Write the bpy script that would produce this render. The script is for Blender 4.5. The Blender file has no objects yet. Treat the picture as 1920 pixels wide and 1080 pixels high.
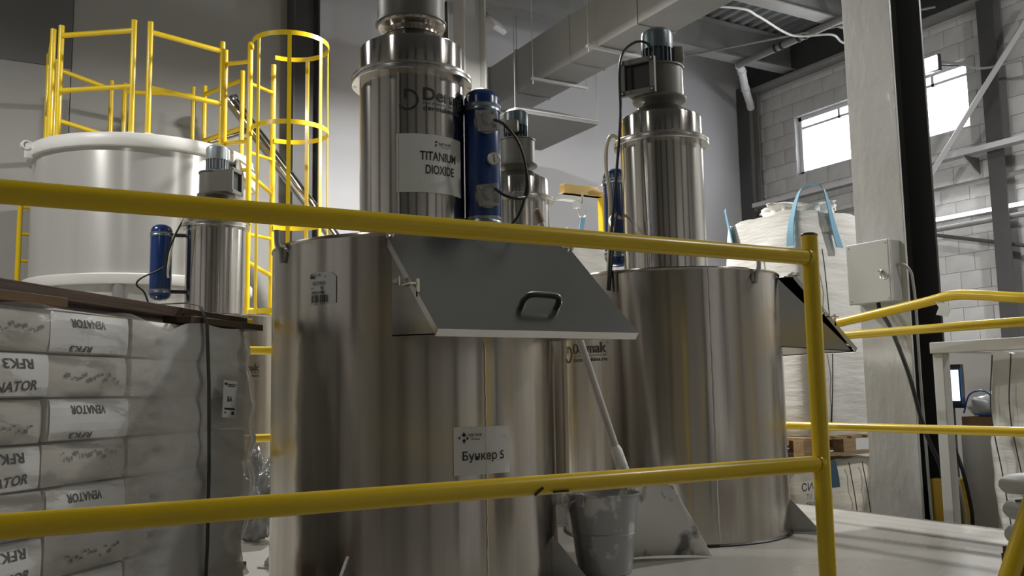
import bpy, bmesh, math, random
from mathutils import Vector, Matrix
random.seed(7)
PI = math.pi
scene = bpy.context.scene
COL = scene.collection
D2R = math.radians

# ------------------------------------------------------------------ camera, world, light, exposure
# World axes follow the building: +x runs to the window wall, +y to the back wall, z=0 is the raised platform.
cam_d = bpy.data.cameras.new('camera')
cam = bpy.data.objects.new('camera', cam_d); COL.objects.link(cam)
cam_d.sensor_width = 36.0
cam_d.lens = 36.0 * 1720 / 1920
cam_d.clip_start = 0.05
YAW, PITCH, ROLL = D2R(30), D2R(6.5), D2R(1.03)
fh = Vector((math.sin(YAW), math.cos(YAW), 0)); rh = Vector((math.cos(YAW), -math.sin(YAW), 0)); zz = Vector((0, 0, 1))
fw = fh * math.cos(PITCH) + zz * math.sin(PITCH); up = -fh * math.sin(PITCH) + zz * math.cos(PITCH)
R_ = rh * math.cos(ROLL) - up * math.sin(ROLL); U_ = up * math.cos(ROLL) + rh * math.sin(ROLL)
mw = Matrix((R_, U_, -fw)).transposed().to_4x4(); mw.translation = Vector((0, 0, .72))
cam.matrix_world = mw
scene.camera = cam

world = bpy.data.worlds.new('overcast_sky'); scene.world = world
world.use_nodes = True
bg = world.node_tree.nodes['Background']
bg.inputs[0].default_value = (.93, .96, 1, 1); bg.inputs[1].default_value = 6.0

vs = scene.view_settings
vs.view_transform = 'Standard'; vs.look = 'None'; vs.gamma = 1.0; vs.use_curve_mapping = False
vs.exposure = 0.22

def area_light(name, loc, target, size, power, color=(1, .97, .9), shape='DISK', size_y=None):
    l = bpy.data.lights.new(name, 'AREA'); l.energy = power; l.shape = shape; l.size = size
    if size_y: l.size_y = size_y
    l.color = color
    o = bpy.data.objects.new(name, l); COL.objects.link(o)
    o.location = loc
    o.rotation_euler = (Vector(target) - Vector(loc)).to_track_quat('-Z', 'Y').to_euler()
    return o

# (position, downward power, power that escapes sideways)
HIGHBAYS = [((4.04, 7.69, 4.70), 310, 24), ((-1.6, 7.2, 4.9), 115, 25), ((-2.2, 2.2, 5.2), 11, 9), ((5.4, .5, 5.3), 30, 22), ((8.4, 2.6, 5.2), 180, 130)]  # last three lamps are added out of view as fill

# ------------------------------------------------------------------ materials
MAT = {}
ANROT = .25
def mat(name, color, rough=.5, metal=0., var=0., vscale=(4, 4, 4), bump=0., bscale=(30, 30, 30), coat=0., spec=.5, rvar=0., emit=None, estr=0., color2=None, detail=4, aniso=0.):
    if name in MAT: return MAT[name]
    m = bpy.data.materials.new(name); m.use_nodes = True
    nt = m.node_tree; b = nt.nodes['Principled BSDF']
    b.inputs['Base Color'].default_value = (*color, 1); b.inputs['Roughness'].default_value = rough
    b.inputs['Metallic'].default_value = metal; b.inputs['Specular IOR Level'].default_value = spec
    b.inputs['Coat Weight'].default_value = coat; b.inputs['Coat Roughness'].default_value = .15
    tc = nt.nodes.new('ShaderNodeTexCoord')
    if var > 0 or rvar > 0:
        mp = nt.nodes.new('ShaderNodeMapping'); mp.inputs['Scale'].default_value = vscale
        nz = nt.nodes.new('ShaderNodeTexNoise'); nz.inputs['Scale'].default_value = 1; nz.inputs['Detail'].default_value = detail
        nt.links.new(tc.outputs['Object'], mp.inputs[0]); nt.links.new(mp.outputs[0], nz.inputs['Vector'])
        if var > 0:
            mx = nt.nodes.new('ShaderNodeMix'); mx.data_type = 'RGBA'
            rp = nt.nodes.new('ShaderNodeMapRange'); rp.inputs[1].default_value = .3; rp.inputs[2].default_value = .7
            nt.links.new(nz.outputs['Fac'], rp.inputs[0])
            c2 = color2 or tuple(max(0, c * (1 - var)) for c in color)
            mx.inputs['A'].default_value = (*color, 1); mx.inputs['B'].default_value = (*c2, 1)
            nt.links.new(rp.outputs[0], mx.inputs['Factor']); nt.links.new(mx.outputs['Result'], b.inputs['Base Color'])
        if rvar > 0:
            rr = nt.nodes.new('ShaderNodeMapRange'); rr.inputs[1].default_value = .3; rr.inputs[2].default_value = .7
            rr.inputs[3].default_value = max(.02, rough - rvar); rr.inputs[4].default_value = min(1, rough + rvar)
            nt.links.new(nz.outputs['Fac'], rr.inputs[0]); nt.links.new(rr.outputs[0], b.inputs['Roughness'])
    if bump > 0:
        mp2 = nt.nodes.new('ShaderNodeMapping'); mp2.inputs['Scale'].default_value = bscale
        n2 = nt.nodes.new('ShaderNodeTexNoise'); n2.inputs['Scale'].default_value = 1; n2.inputs['Detail'].default_value = 3
        bp = nt.nodes.new('ShaderNodeBump'); bp.inputs['Strength'].default_value = bump; bp.inputs['Distance'].default_value = .01
        nt.links.new(tc.outputs['Object'], mp2.inputs[0]); nt.links.new(mp2.outputs[0], n2.inputs['Vector'])
        nt.links.new(n2.outputs['Fac'], bp.inputs['Height']); nt.links.new(bp.outputs[0], b.inputs['Normal'])
    if aniso > 0:
        tn = nt.nodes.new('ShaderNodeTangent'); tn.direction_type = 'RADIAL'; tn.axis = 'Z'
        nt.links.new(tn.outputs[0], b.inputs['Tangent']); b.inputs['Anisotropic'].default_value = aniso; b.inputs['Anisotropic Rotation'].default_value = ANROT
    if emit:
        b.inputs['Emission Color'].default_value = (*emit, 1); b.inputs['Emission Strength'].default_value = estr
    MAT[name] = m
    return m

def film_mat(name, haze=.22, gloss=.3, rough=.12, col=(.85, .85, .83), xr=None):
    m = bpy.data.materials.new(name); m.use_nodes = True; nt = m.node_tree
    for n in list(nt.nodes): nt.nodes.remove(n)
    out = nt.nodes.new('ShaderNodeOutputMaterial'); tr = nt.nodes.new('ShaderNodeBsdfTransparent')
    df = nt.nodes.new('ShaderNodeBsdfDiffuse'); df.inputs[0].default_value = (*col, 1)
    gl = nt.nodes.new('ShaderNodeBsdfGlossy'); gl.inputs['Roughness'].default_value = rough; gl.inputs[0].default_value = (.9, .9, .9, 1)
    fr = nt.nodes.new('ShaderNodeLayerWeight'); fr.inputs[0].default_value = gloss
    tc = nt.nodes.new('ShaderNodeTexCoord'); mp = nt.nodes.new('ShaderNodeMapping'); mp.inputs['Scale'].default_value = (5, 5, 14)
    nz = nt.nodes.new('ShaderNodeTexNoise'); nz.inputs['Scale'].default_value = 1; nz.inputs['Detail'].default_value = 5
    bp = nt.nodes.new('ShaderNodeBump'); bp.inputs['Strength'].default_value = .5; bp.inputs['Distance'].default_value = .02
    nt.links.new(tc.outputs['Object'], mp.inputs[0]); nt.links.new(mp.outputs[0], nz.inputs['Vector']); nt.links.new(nz.outputs['Fac'], bp.inputs['Height'])
    nt.links.new(bp.outputs[0], gl.inputs['Normal']); nt.links.new(bp.outputs[0], fr.inputs['Normal'])
    m1 = nt.nodes.new('ShaderNodeMixShader'); m1.inputs[0].default_value = haze
    nt.links.new(tr.outputs[0], m1.inputs[1]); nt.links.new(df.outputs[0], m1.inputs[2])
    if xr:   # more layers of film lie over one end of the load
        sp = nt.nodes.new('ShaderNodeSeparateXYZ'); mr = nt.nodes.new('ShaderNodeMapRange'); ad = nt.nodes.new('ShaderNodeMath'); ad.operation = 'MULTIPLY_ADD'
        nt.links.new(tc.outputs['Object'], sp.inputs[0]); ad.inputs[1].default_value = .5; nt.links.new(nz.outputs['Fac'], ad.inputs[0]); nt.links.new(sp.outputs[0], ad.inputs[2])
        mr.inputs[1].default_value = xr[0] + .25; mr.inputs[2].default_value = xr[1] + .25; mr.inputs[3].default_value = haze; mr.inputs[4].default_value = xr[2]
        nt.links.new(ad.outputs[0], mr.inputs[0]); nt.links.new(mr.outputs[0], m1.inputs[0])
    m2 = nt.nodes.new('ShaderNodeMixShader')
    nt.links.new(fr.outputs['Fresnel'], m2.inputs[0]); nt.links.new(m1.outputs[0], m2.inputs[1]); nt.links.new(gl.outputs[0], m2.inputs[2])
    nt.links.new(m2.outputs[0], out.inputs[0])
    MAT[name] = m
    return m

steel = mat('brushed_stainless', (.55, .515, .465), .22, 1., var=.30, vscale=(11, 11, .35), bump=.30, bscale=(6, 6, .3), rvar=.06, aniso=.75)  # streaked tone puts mirrored vertical bands into the colour
polish = mat('polished_stainless', (.60, .57, .53), .17, 1., var=.12, vscale=(14, 14, .5), bump=.12, bscale=(7, 7, .4), rvar=.03, aniso=.85)
lidsteel = mat('satin_stainless', (.40, .40, .385), .24, 1., bump=.03, bscale=(40, 3, 40))
edge_steel = mat('bright_steel_edge', (.66, .65, .62), .22, 1.)
cast = mat('cast_aluminium', (.40, .40, .385), .42, .7, bump=.15, bscale=(80, 80, 80))
yellow = mat('yellow_gloss_paint', (.82, .57, .010), .32, 0, var=.12, vscale=(3, 3, 3), coat=.2, bump=.03, bscale=(14, 14, 14))
blue = mat('blue_gloss_paint', (.006, .035, .155), .25, 0, coat=.3)
black = mat('black_rubber', (.010, .010, .011), .45)
cablegrey = mat('grey_cable', (.32, .32, .31), .55)
creamhose = mat('cream_hose', (.72, .68, .52), .45)
fan_grey = mat('fan_casing_grey', (.145, .14, .12), .42, .1)
motor_paint = mat('motor_blue_grey', (.10, .13, .145), .35, .25)
motor_light = mat('motor_silver', (.36, .40, .42), .35, .4)
paper = mat('white_paper', (.66, .67, .65), .6)
ink = mat('black_ink', (.012, .012, .013), .6)
inkgrey = mat('grey_ink', (.16, .16, .17), .6)
inkblue = mat('navy_ink', (.02, .03, .09), .6)
logo_brown = mat('logo_dark_ink', (.035, .032, .03), .5)
white_paint = mat('white_wall_paint', (.60, .60, .61), .7, var=.10, vscale=(1.2, 1.2, 1.2), bump=.08, bscale=(20, 20, 20))
block_paint = mat('painted_concrete_block', (.60, .60, .60), .8, var=.14, vscale=(3, 3, 3), bump=.35, bscale=(25, 25, 25))
mortar = mat('painted_mortar', (.50, .50, .50), .9, bump=.3)
panel_grey = mat('grey_sandwich_panel', (.36, .355, .34), .6, var=.06, vscale=(.6, .6, .6))
panel_dark = mat('dark_grey_panel', (.15, .15, .15), .6, var=.15, vscale=(1, 1, 1))
panel_light = mat('pale_sandwich_panel', (.51, .51, .535), .55, var=.05, vscale=(.6, .6, .6))
steel_dark = mat('dark_grey_steel_paint', (.070, .070, .072), .45, .1, var=.2)
beam_grey = mat('grey_beam_paint', (.26, .26, .255), .55, .1, var=.15)
recess_shade = mat('shade_dark_steel', (.018, .018, .018), .5)  # carries the shade of the column recess in its colour
deck = mat('galvanised_deck', (.40, .42, .43), .42, .6, var=.2, vscale=(2, 2, 2))
galv = mat('galvanised_duct', (.31, .308, .295), .48, .35, var=.12, vscale=(1.5, 1.5, 1.5))
galv_light = mat('galvanised_rod', (.55, .55, .54), .4, .6)
floor_m = mat('grey_platform_paint', (.50, .485, .455), .30, 0, var=.10, vscale=(2.2, 2.2, 2.2), rvar=.08, bump=.04, bscale=(7, 7, 7))
ground_m = mat('ground_concrete', (.40, .39, .37), .6, var=.2, vscale=(1, 1, 1))
white_tank = mat('off_white_gelcoat', (.62, .61, .585), .26, .45, var=.10, vscale=(3, 3, .6), bump=.10, bscale=(3, 3, .3), aniso=.7)
white_rim = mat('white_plastic_rim', (.72, .715, .69), .4, var=.08)
colwrap = mat('plastic_wrapped_grey', (.50, .50, .48), .22, 0, var=.12, vscale=(5, 5, 3), bump=.4, bscale=(18, 18, 8), coat=.5, detail=6)
ebox = mat('light_grey_enclosure', (.52, .53, .51), .35)
bag_w = mat('white_woven_polypropylene', (.74, .73, .69), .55, var=.06, vscale=(3, 3, 3), bump=1.0, bscale=(3.5, 3.5, 16))
bag_c = mat('cream_woven_polypropylene', (.66, .62, .52), .55, var=.08, vscale=(3, 3, 3), bump=1.0, bscale=(3.5, 3.5, 14))
webb = mat('light_blue_webbing', (.16, .33, .45), .7, bump=.3, bscale=(120, 120, 120))
webd = mat('dark_blue_webbing', (.035, .08, .12), .7, bump=.3, bscale=(120, 120, 120))
thread = mat('dark_seam_thread', (.05, .05, .05), .8)
wood_d = mat('dark_brown_plank', (.105, .062, .036), .6, var=.4, vscale=(3, 30, 30), bump=.3, bscale=(4, 60, 60))
wood_l = mat('pallet_pine', (.36, .24, .12), .7, var=.3, vscale=(4, 30, 30), bump=.3, bscale=(4, 50, 50))
wood_b = mat('brown_pallet_board', (.17, .095, .042), .7, var=.3, vscale=(4, 30, 30))
wood_h = mat('worn_wooden_handle', (.30, .21, .14), .55, var=.3, vscale=(30, 30, 3))
kraft = mat('grey_beige_paper_sack', (.60, .575, .53), .62, var=.12, vscale=(6, 6, 16), bump=.35, bscale=(9, 9, 30))
kraft_w = mat('white_print_panel', (.84, .84, .83), .55)
zinc = mat('dusty_galvanised_bucket', (.36, .365, .37), .36, .6, var=1, color2=(.62, .62, .61), vscale=(14, 14, 9), detail=6)
alu = mat('dusty_aluminium_scoop', (.86, .86, .85), .5, .1, var=1, color2=(.22, .22, .22), vscale=(9, 9, 3), detail=6)
frame_w = mat('light_grey_frame_paint', (.55, .555, .54), .45)
whitepvc = mat('white_pvc', (.68, .68, .70), .35)
winframe = mat('white_window_frame', (.72, .73, .75), .35)
cardboard = mat('brown_cardboard', (.30, .19, .10), .8)
blueplas = mat('blue_plastic', (.03, .13, .42), .4)
yel_dark = mat('worn_yellow_paint', (.42, .27, .02), .5, var=.3)
lampglow = mat('lamp_diffuser', (.9, .9, .85), .4, emit=(1, .96, .82), estr=30)
tubeglow = mat('linear_lamp_diffuser', (.9, .9, .9), .4, emit=(1, 1, 1), estr=5)
floodglow = mat('floodlight_diffuser', (.9, .9, .9), .4, emit=(1, .98, .93), estr=60)
film = film_mat('stretch_film', .12, .2, .18, (.80, .80, .78), (.52, .80, .62))
clearbag = film_mat('clear_polythene', .35, .45, .1, (.8, .82, .85))

# zinc / alu powder marks: keep only the brighter part of the noise
for nm, lo, hi in (('dusty_galvanised_bucket', .56, .62), ('dusty_aluminium_scoop', .56, .64)):
    for n in MAT[nm].node_tree.nodes:
        if n.type == 'MAP_RANGE': n.inputs[1].default_value = lo; n.inputs[2].default_value = hi
MAT_glass = film_mat('window_glass', 0.0, .1, .02)

# ------------------------------------------------------------------ mesh helpers
class MB:
    def __init__(s): s.v = []; s.f = []; s.m = []; s.mi = 0
    def add(s, vs, fs):
        k = len(s.v); s.v += [tuple(p) for p in vs]; s.f += [tuple(i + k for i in f) for f in fs]; s.m += [s.mi] * len(fs); return s
    def box(s, c, d, rz=0, bevel=0, rot=None):
        hx, hy, hz = d[0] / 2, d[1] / 2, d[2] / 2
        if bevel > 0:
            bm = bmesh.new(); bmesh.ops.create_cube(bm, size=1)
            bmesh.ops.scale(bm, vec=d, verts=bm.verts)
            bmesh.ops.bevel(bm, geom=bm.edges[:], offset=bevel, segments=2, affect='EDGES', profile=.5)
            bm.verts.index_update()
            vs = [v.co.copy() for v in bm.verts]; fs = [[v.index for v in f.verts] for f in bm.faces]; bm.free()
        else:
            vs = [Vector((a * hx, b * hy, e * hz)) for e in (-1, 1) for b in (-1, 1) for a in (-1, 1)]
            fs = [(0, 2, 3, 1), (4, 5, 7, 6), (0, 1, 5, 4), (2, 6, 7, 3), (0, 4, 6, 2), (1, 3, 7, 5)]
        M_ = rot if rot is not None else Matrix.Rotation(rz, 3, 'Z')
        return s.add([M_ @ v + Vector(c) for v in vs], fs)
    def span(s, a, b, bevel=0):
        return s.box([(a[i] + b[i]) / 2 for i in range(3)], [abs(b[i] - a[i]) for i in range(3)], 0, bevel)
    def tube(s, pts, r, n=12, cap=True, closed=False):
        pts = [Vector(p) for p in pts]; N = len(pts); rings = []
        prev = None
        for i, p in enumerate(pts):
            if closed: t = (pts[(i + 1) % N] - pts[i - 1])
            else: t = (pts[min(i + 1, N - 1)] - pts[max(i - 1, 0)])
            t.normalize()
            if prev is None:
                a = Vector((0, 0, 1)) if abs(t.z) < .9 else Vector((1, 0, 0)); e = t.cross(a).normalized()
            else:
                e = (prev - t * prev.dot(t)).normalized()
            prev = e; g = t.cross(e)
            rr = r[i] if isinstance(r, (list, tuple)) else r
            rings.append([p + (e * math.cos(2 * PI * k / n) + g * math.sin(2 * PI * k / n)) * rr for k in range(n)])
        vs = [q for ring in rings for q in ring]; fs = []
        for i in range(N if closed else N - 1):
            j = (i + 1) % N
            for k in range(n): fs.append((i * n + k, i * n + (k + 1) % n, j * n + (k + 1) % n, j * n + k))
        if cap and not closed: fs += [tuple(range(n))[::-1], tuple((N - 1) * n + k for k in range(n))]
        return s.add(vs, fs)
    def lathe(s, prof, n=48, c=(0, 0, 0), axis=None):
        q = Vector((0, 0, 1)).rotation_difference(Vector(axis).normalized()) if axis else None
        vs = []; fs = []; idx = []
        for r, z in prof:
            if r <= 1e-6: idx.append([len(vs)]); ring = [Vector((0, 0, z))]
            else:
                idx.append(list(range(len(vs), len(vs) + n))); ring = [Vector((r * math.cos(2 * PI * k / n), r * math.sin(2 * PI * k / n), z)) for k in range(n)]
            vs += ring
        for a, b in zip(idx, idx[1:]):
            for k in range(n):
                j = (k + 1) % n
                if len(a) == 1 and len(b) == 1: continue
                if len(a) == 1: fs.append((a[0], b[j], b[k]))
                elif len(b) == 1: fs.append((a[k], a[j], b[0]))
                else: fs.append((a[k], a[j], b[j], b[k]))
        vs = [(q @ v if q else v) + Vector(c) for v in vs]
        return s.add(vs, fs)
    def prism(s, poly, a, b):
        """polygon given as 3D points swept by the vector from a to b"""
        d = Vector(b) - Vector(a); n = len(poly); P = [Vector(p) for p in poly]
        vs = P + [p + d for p in P]
        fs = [tuple(range(n))[::-1], tuple(range(n, 2 * n))] + [(i, (i + 1) % n, n + (i + 1) % n, n + i) for i in range(n)]
        return s.add(vs, fs)
    def strip(s, pts, side, w, t=.004):
        """flat band: pts centre line, side = width direction per point, w width, t thickness"""
        pts = [Vector(p) for p in pts]; N = len(pts)
        vs = []; fs = []
        for i, p in enumerate(pts):
            sd = Vector(side[i] if isinstance(side, list) else side).normalized() * w / 2
            tg = (pts[min(i + 1, N - 1)] - pts[max(i - 1, 0)]).normalized(); nn = tg.cross(sd).normalized() * t / 2
            vs += [p - sd - nn, p + sd - nn, p + sd + nn, p - sd + nn]
        for i in range(N - 1):
            for k in range(4): fs.append((4 * i + k, 4 * i + (k + 1) % 4, 4 * i + 4 + (k + 1) % 4, 4 * i + 4 + k))
        fs += [(0, 1, 2, 3), (4 * N - 1, 4 * N - 2, 4 * N - 3, 4 * N - 4)]
        return s.add(vs, fs)
    def mesh(s, name, mats, smooth=True, ang=35):
        me = bpy.data.meshes.new(name); me.from_pydata(s.v, [], s.f); me.validate()
        for m in (mats if isinstance(mats, (list, tuple)) else [mats]): me.materials.append(m)
        if len(me.polygons) == len(s.m): me.polygons.foreach_set('material_index', s.m)
        bm = bmesh.new(); bm.from_mesh(me); bmesh.ops.recalc_face_normals(bm, faces=bm.faces); bm.to_mesh(me); bm.free()
        if smooth:
            me.polygons.foreach_set('use_smooth', [True] * len(me.polygons))
            me.set_sharp_from_angle(angle=D2R(ang))
        me.update()
        return me
    def build(s, name, mats, parent=None, smooth=True, ang=35, loc=None):
        return link(name, s.mesh(name, mats, smooth, ang), parent, loc)

def link(name, me, parent=None, loc=None):
    o = bpy.data.objects.new(name, me); COL.objects.link(o)
    if parent: o.parent = parent
    if loc: o.location = loc
    return o
def tag(o, label=None, cat=None, group=None, kind=None):
    if label: o['label'] = label
    if cat: o['category'] = cat
    if group: o['group'] = group
    if kind: o['kind'] = kind
    return o
def thing(name, label, cat, loc=(0, 0, 0), rz=0, group=None, kind=None):
    o = bpy.data.objects.new(name, None); COL.objects.link(o); o.empty_display_size = .1
    o.location = loc; o.rotation_euler = (0, 0, rz)
    return tag(o, label, cat, group, kind)
def struct(name, mb, mats, label=None, parent=None, smooth=False, cat=None):
    o = mb.build(name, mats, parent, smooth)
    if parent is None: tag(o, label, cat, None, 'structure')
    return o
def smoothpath(pts, n=8):
    """Catmull-Rom through the points"""
    P = [Vector(p) for p in pts]; P = [P[0] * 2 - P[1]] + P + [P[-1] * 2 - P[-2]]; out = []
    for i in range(1, len(P) - 2):
        a, b, c, d = P[i - 1:i + 3]
        for k in range(n):
            t = k / n
            out.append(.5 * ((2 * b) + (c - a) * t + (2 * a - 5 * b + 4 * c - d) * t * t + (3 * b - a - 3 * c + d) * t ** 3))
    out.append(P[-2]); return out

# ---- flat print: 2D shapes mapped onto a surface
_txt = {}
def text2d(sz, bold):
    key = (sz, bold)
    if key in _txt: return _txt[key]
    cu = bpy.data.curves.new('t', 'FONT'); cu.body = sz; cu.size = 1.0; cu.align_x = 'CENTER'; cu.align_y = 'CENTER'; cu.resolution_u = 3
    if bold: cu.offset = bold
    o = bpy.data.objects.new('t', cu); COL.objects.link(o)
    dg = bpy.context.evaluated_depsgraph_get(); me = bpy.data.meshes.new_from_object(o.evaluated_get(dg))
    vs = [(v.co.x, v.co.y) for v in me.vertices]; fs = [tuple(p.vertices) for p in me.polygons]
    bpy.data.objects.remove(o); bpy.data.curves.remove(cu); bpy.data.meshes.remove(me)
    _txt[key] = (vs, fs); return vs, fs
class Decal:
    def __init__(s): s.v = []; s.f = []; s.m = []
    def put(s, vs, fs, mi, h):
        k = len(s.v); s.v += [(x, y, h) for x, y in vs]; s.f += [tuple(i + k for i in f) for f in fs]; s.m += [mi] * len(fs)
    def text(s, t, x, y, width=None, height=None, mi=0, bold=0.0, h=.0016, flip=False, slant=0):
        vs, fs = text2d(t, bold)
        x0 = min(v[0] for v in vs); x1 = max(v[0] for v in vs); y0 = min(v[1] for v in vs); y1 = max(v[1] for v in vs)
        sx = (width / (x1 - x0)) if width else None; sy = (height / (y1 - y0)) if height else None
        sx = sx or sy; sy = sy or sx
        q = -1 if flip else 1
        s.put([(x + q * (vx - (x0 + x1) / 2) * sx, y + q * (vy - (y0 + y1) / 2) * sy + slant * q * (vx - (x0 + x1) / 2) * sx) for vx, vy in vs], fs, mi, h)
    def rect(s, x0, y0, x1, y1, mi=0, h=.0016, n=1):
        vs = [(x0 + (x1 - x0) * i / n, y) for i in range(n + 1) for y in (y0, y1)]
        s.put(vs, [(2 * i, 2 * i + 2, 2 * i + 3, 2 * i + 1) for i in range(n)], mi, h)
    def arc(s, cx, cy, r0, r1, a0, a1, mi=0, h=.0016, n=24):
        vs = []
        for i in range(n + 1):
            a = D2R(a0 + (a1 - a0) * i / n); vs += [(cx + r0 * math.cos(a), cy + r0 * math.sin(a)), (cx + r1 * math.cos(a), cy + r1 * math.sin(a))]
        s.put(vs, [(2 * i, 2 * i + 1, 2 * i + 3, 2 * i + 2) for i in range(n)], mi, h)
    def poly(s, pts, mi=0, h=.0016): s.put(pts, [tuple(range(len(pts)))], mi, h)
    def build(s, name, mats, f, parent=None):
        mb = MB(); mb.v = [tuple(f(*p)) for p in s.v]; mb.f = s.f; mb.m = s.m
        me = bpy.data.meshes.new(name); me.from_pydata(mb.v, [], mb.f)
        for m in (mats if isinstance(mats, (list, tuple)) else [mats]): me.materials.append(m)
        me.polygons.foreach_set('material_index', s.m); me.update()
        return link(name, me, parent)
def on_cyl(r, adeg, z):
    a0 = D2R(adeg)
    return lambda u, v, h: ((r + h) * math.cos(a0 + u / r), (r + h) * math.sin(a0 + u / r), z + v)
def on_plane(o, ux, uy):
    o = Vector(o); ux = Vector(ux).normalized(); uy = Vector(uy).normalized(); n = ux.cross(uy)
    return lambda u, v, h: o + ux * u + uy * v + n * h

# ================================================================== THE SETTING
GZ = -1.0            # hall floor
WX, BY = 11.22, 11.2  # window wall, back wall
LX, FY = -5.0, -4.0
TOP = 6.42
struct('floor', MB().span((LX - .2, FY - .2, GZ - .2), (WX + .2, BY + .2, GZ)), ground_m, 'grey concrete hall floor below the platform')
struct('floor_platform', MB().span((-4.9, 1.9, -.12), (4.45, BY - .05, 0)), floor_m, 'glossy grey painted platform floor under the steel hoppers')
pl = MB()
for x in (-4.5, -1.5, 1.5, 4.2):
    for y in (2.3, 6.5, 10.8): pl.box((x, y, (GZ - .12) / 2), (.16, .16, -GZ - .12))
struct('trim_1', pl, beam_grey, 'steel stub posts carrying the platform')

# back wall with its panels
wb = thing('wall_back', 'grey panelled back wall of the hall', None, kind='structure')
MB().span((LX, BY, GZ), (WX + .2, BY + .2, TOP)).build('backing', panel_grey, wb, False)
x = -4.96
for x1, m in ((-2.2, panel_grey), (.735, panel_grey), (3.4, panel_grey), (6.6, panel_light), (9.0, panel_light), (WX - .01, panel_light)):
    MB().span((x, BY - .035, GZ), (x1 - .008, BY + .002, TOP), .004).build('panel', m, wb, False); x = x1
MB().span((-4.9, BY - .06, 4.45), (.73, BY - .034, TOP)).build('panel', panel_dark, wb, False)
struct('wall_left', MB().span((LX - .2, FY - .2, GZ), (LX, BY + .2, TOP)), panel_grey, 'grey left wall of the hall')
struct('wall_front', MB().span((LX, FY - .2, GZ), (WX + .2, FY, TOP)), panel_grey, 'grey front wall behind the photographer')

# window wall: slab with two openings + individual blocks
W1 = (7.85, 10.19); W2 = (5.0, 7.2); WZ = (4.10, 5.05)   # y ranges, z range
W1 = (8.6, 10.19); W2 = (7.2, 8.35)
wr = thing('wall_right', 'white painted concrete block wall with high windows', None, kind='structure')
sl = MB()
sl.span((WX, FY, GZ), (WX + .25, BY, WZ[0])); sl.span((WX, FY, WZ[1]), (WX + .25, BY, TOP))
sl.span((WX, FY, WZ[0]), (WX + .25, W2[0], WZ[1])); sl.span((WX, W2[1], WZ[0]), (WX + .25, W1[0], WZ[1])); sl.span((WX, W1[1], WZ[0]), (WX + .25, BY, WZ[1]))
sl.build('backing', mortar, wr, False)
BH, BL = .2375, .42
bmesh_cache = {}
z = WZ[0] - 12 * BH; row = 0
while z < 5.6:
    y = 6.02 + (row % 2) * BL / 2 - BL
    while y < BY - .02:
        a, b = max(y, 6.0), min(y + BL, BY - .02)
        cuts = [(a, b)]
        if z + BH > WZ[0] + .01 and z < WZ[1] - .01:
            for w0, w1 in (W1, W2):
                nc = []
                for p, q in cuts:
                    if q <= w0 or p >= w1: nc.append((p, q)); continue
                    if p < w0: nc.append((p, w0))
                    if q > w1: nc.append((w1, q))
                cuts = nc
        for p, q in cuts:
            if q - p < .06: continue
            L = round(q - p - .005, 3)
            zt = min(BH, 5.62 - z)
            key = (L, round(zt, 3))
            if key not in bmesh_cache:
                bmesh_cache[key] = MB().box((0, 0, 0), (.022, L, zt - .004), 0, .004).mesh('block', block_paint, True)
            link('block', bmesh_cache[key], wr, (WX - .004 - random.random() * .004, (p + q) / 2, z + zt / 2))
        y += BL
    z += BH; row += 1

def window(name, y0, y1, label):
    w = thing(name, label, None, (WX + .12, (y0 + y1) / 2, WZ[0]), kind='structure')
    h = WZ[1] - WZ[0]; L = (y1 - y0) / 2
    f = MB()
    f.span((-.04, -L, 0), (.04, -L + .06, h)); f.span((-.04, L - .06, 0), (.04, L, h)); f.span((-.04, -L, 0), (.04, L, .055)); f.span((-.04, -L, h - .06), (.04, L, h))
    f.build('window_frame', winframe, w, False)
    m = MB(); m.span((-.03, -L + .06, h - .2), (.03, L - .06, h - .165)); m.span((-.03, -.02, h - .2), (.03, .02, h - .05)); m.build('transom', winframe, w, False)
    MB().span((-.006, -L + .06, .055), (.006, L - .06, h - .2)).build('pane', MAT_glass, w, False)
    for s in (-1, 1):
        MB().span((-.006, .02 if s > 0 else -L + .06, h - .165), (.006, L - .06 if s > 0 else -.02, h - .06)).build('pane', MAT_glass, w, False)
    r = MB(); r.span((-.125, -L - .03, -.03), (-.045, L + .03, .0)); r.span((-.125, L, 0), (-.1, L + .03, h)); r.span((-.125, -L - .03, h), (-.1, L + .03, h + .035)); r.build('window_sill', winframe, w, False)
window('window_1', *W1, 'high window with white frame beside the room corner')
window('window_2', *W2, 'high window with white frame behind the dark steel column')

# roof: corrugated deck, beams
dk = MB(); xs = LX - .1; pts = []
while xs < WX + .3:
    pts += [(xs, 6.30), (xs + .085, 6.30), (xs + .11, 6.37), (xs + .175, 6.37)]; xs += .2
v = []; f = []
for i, (px, pz) in enumerate(pts): v += [(px, FY - .1, pz), (px, BY + .1, pz)]
for i in range(len(pts) - 1): f.append((2 * i, 2 * i + 1, 2 * i + 3, 2 * i + 2))
dk.add(v, f); dk.span((LX - .2, FY - .2, 6.42), (WX + .2, BY + .2, 6.5))
struct('ceiling', dk, deck, 'corrugated galvanised steel roof deck')
def ibeam(name, a, b, h, w, m, label, tf=.02, parent=None):
    """I-beam along x or y; a,b = centre line of the bottom flange underside"""
    a = Vector(a); b = Vector(b); d = (b - a); L = d.length; d.normalize(); s = Vector((0, 0, 1)).cross(d)
    mb = MB()
    prof = [(-w / 2, 0), (w / 2, 0), (w / 2, tf), (.008, tf), (.008, h - tf), (w / 2, h - tf), (w / 2, h), (-w / 2, h), (-w / 2, h - tf), (-.008, h - tf), (-.008, tf), (-w / 2, tf)]
    mb.prism([a + s * u + Vector((0, 0, q)) for u, q in prof], a, b)
    return struct(name, mb, m, label)
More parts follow.
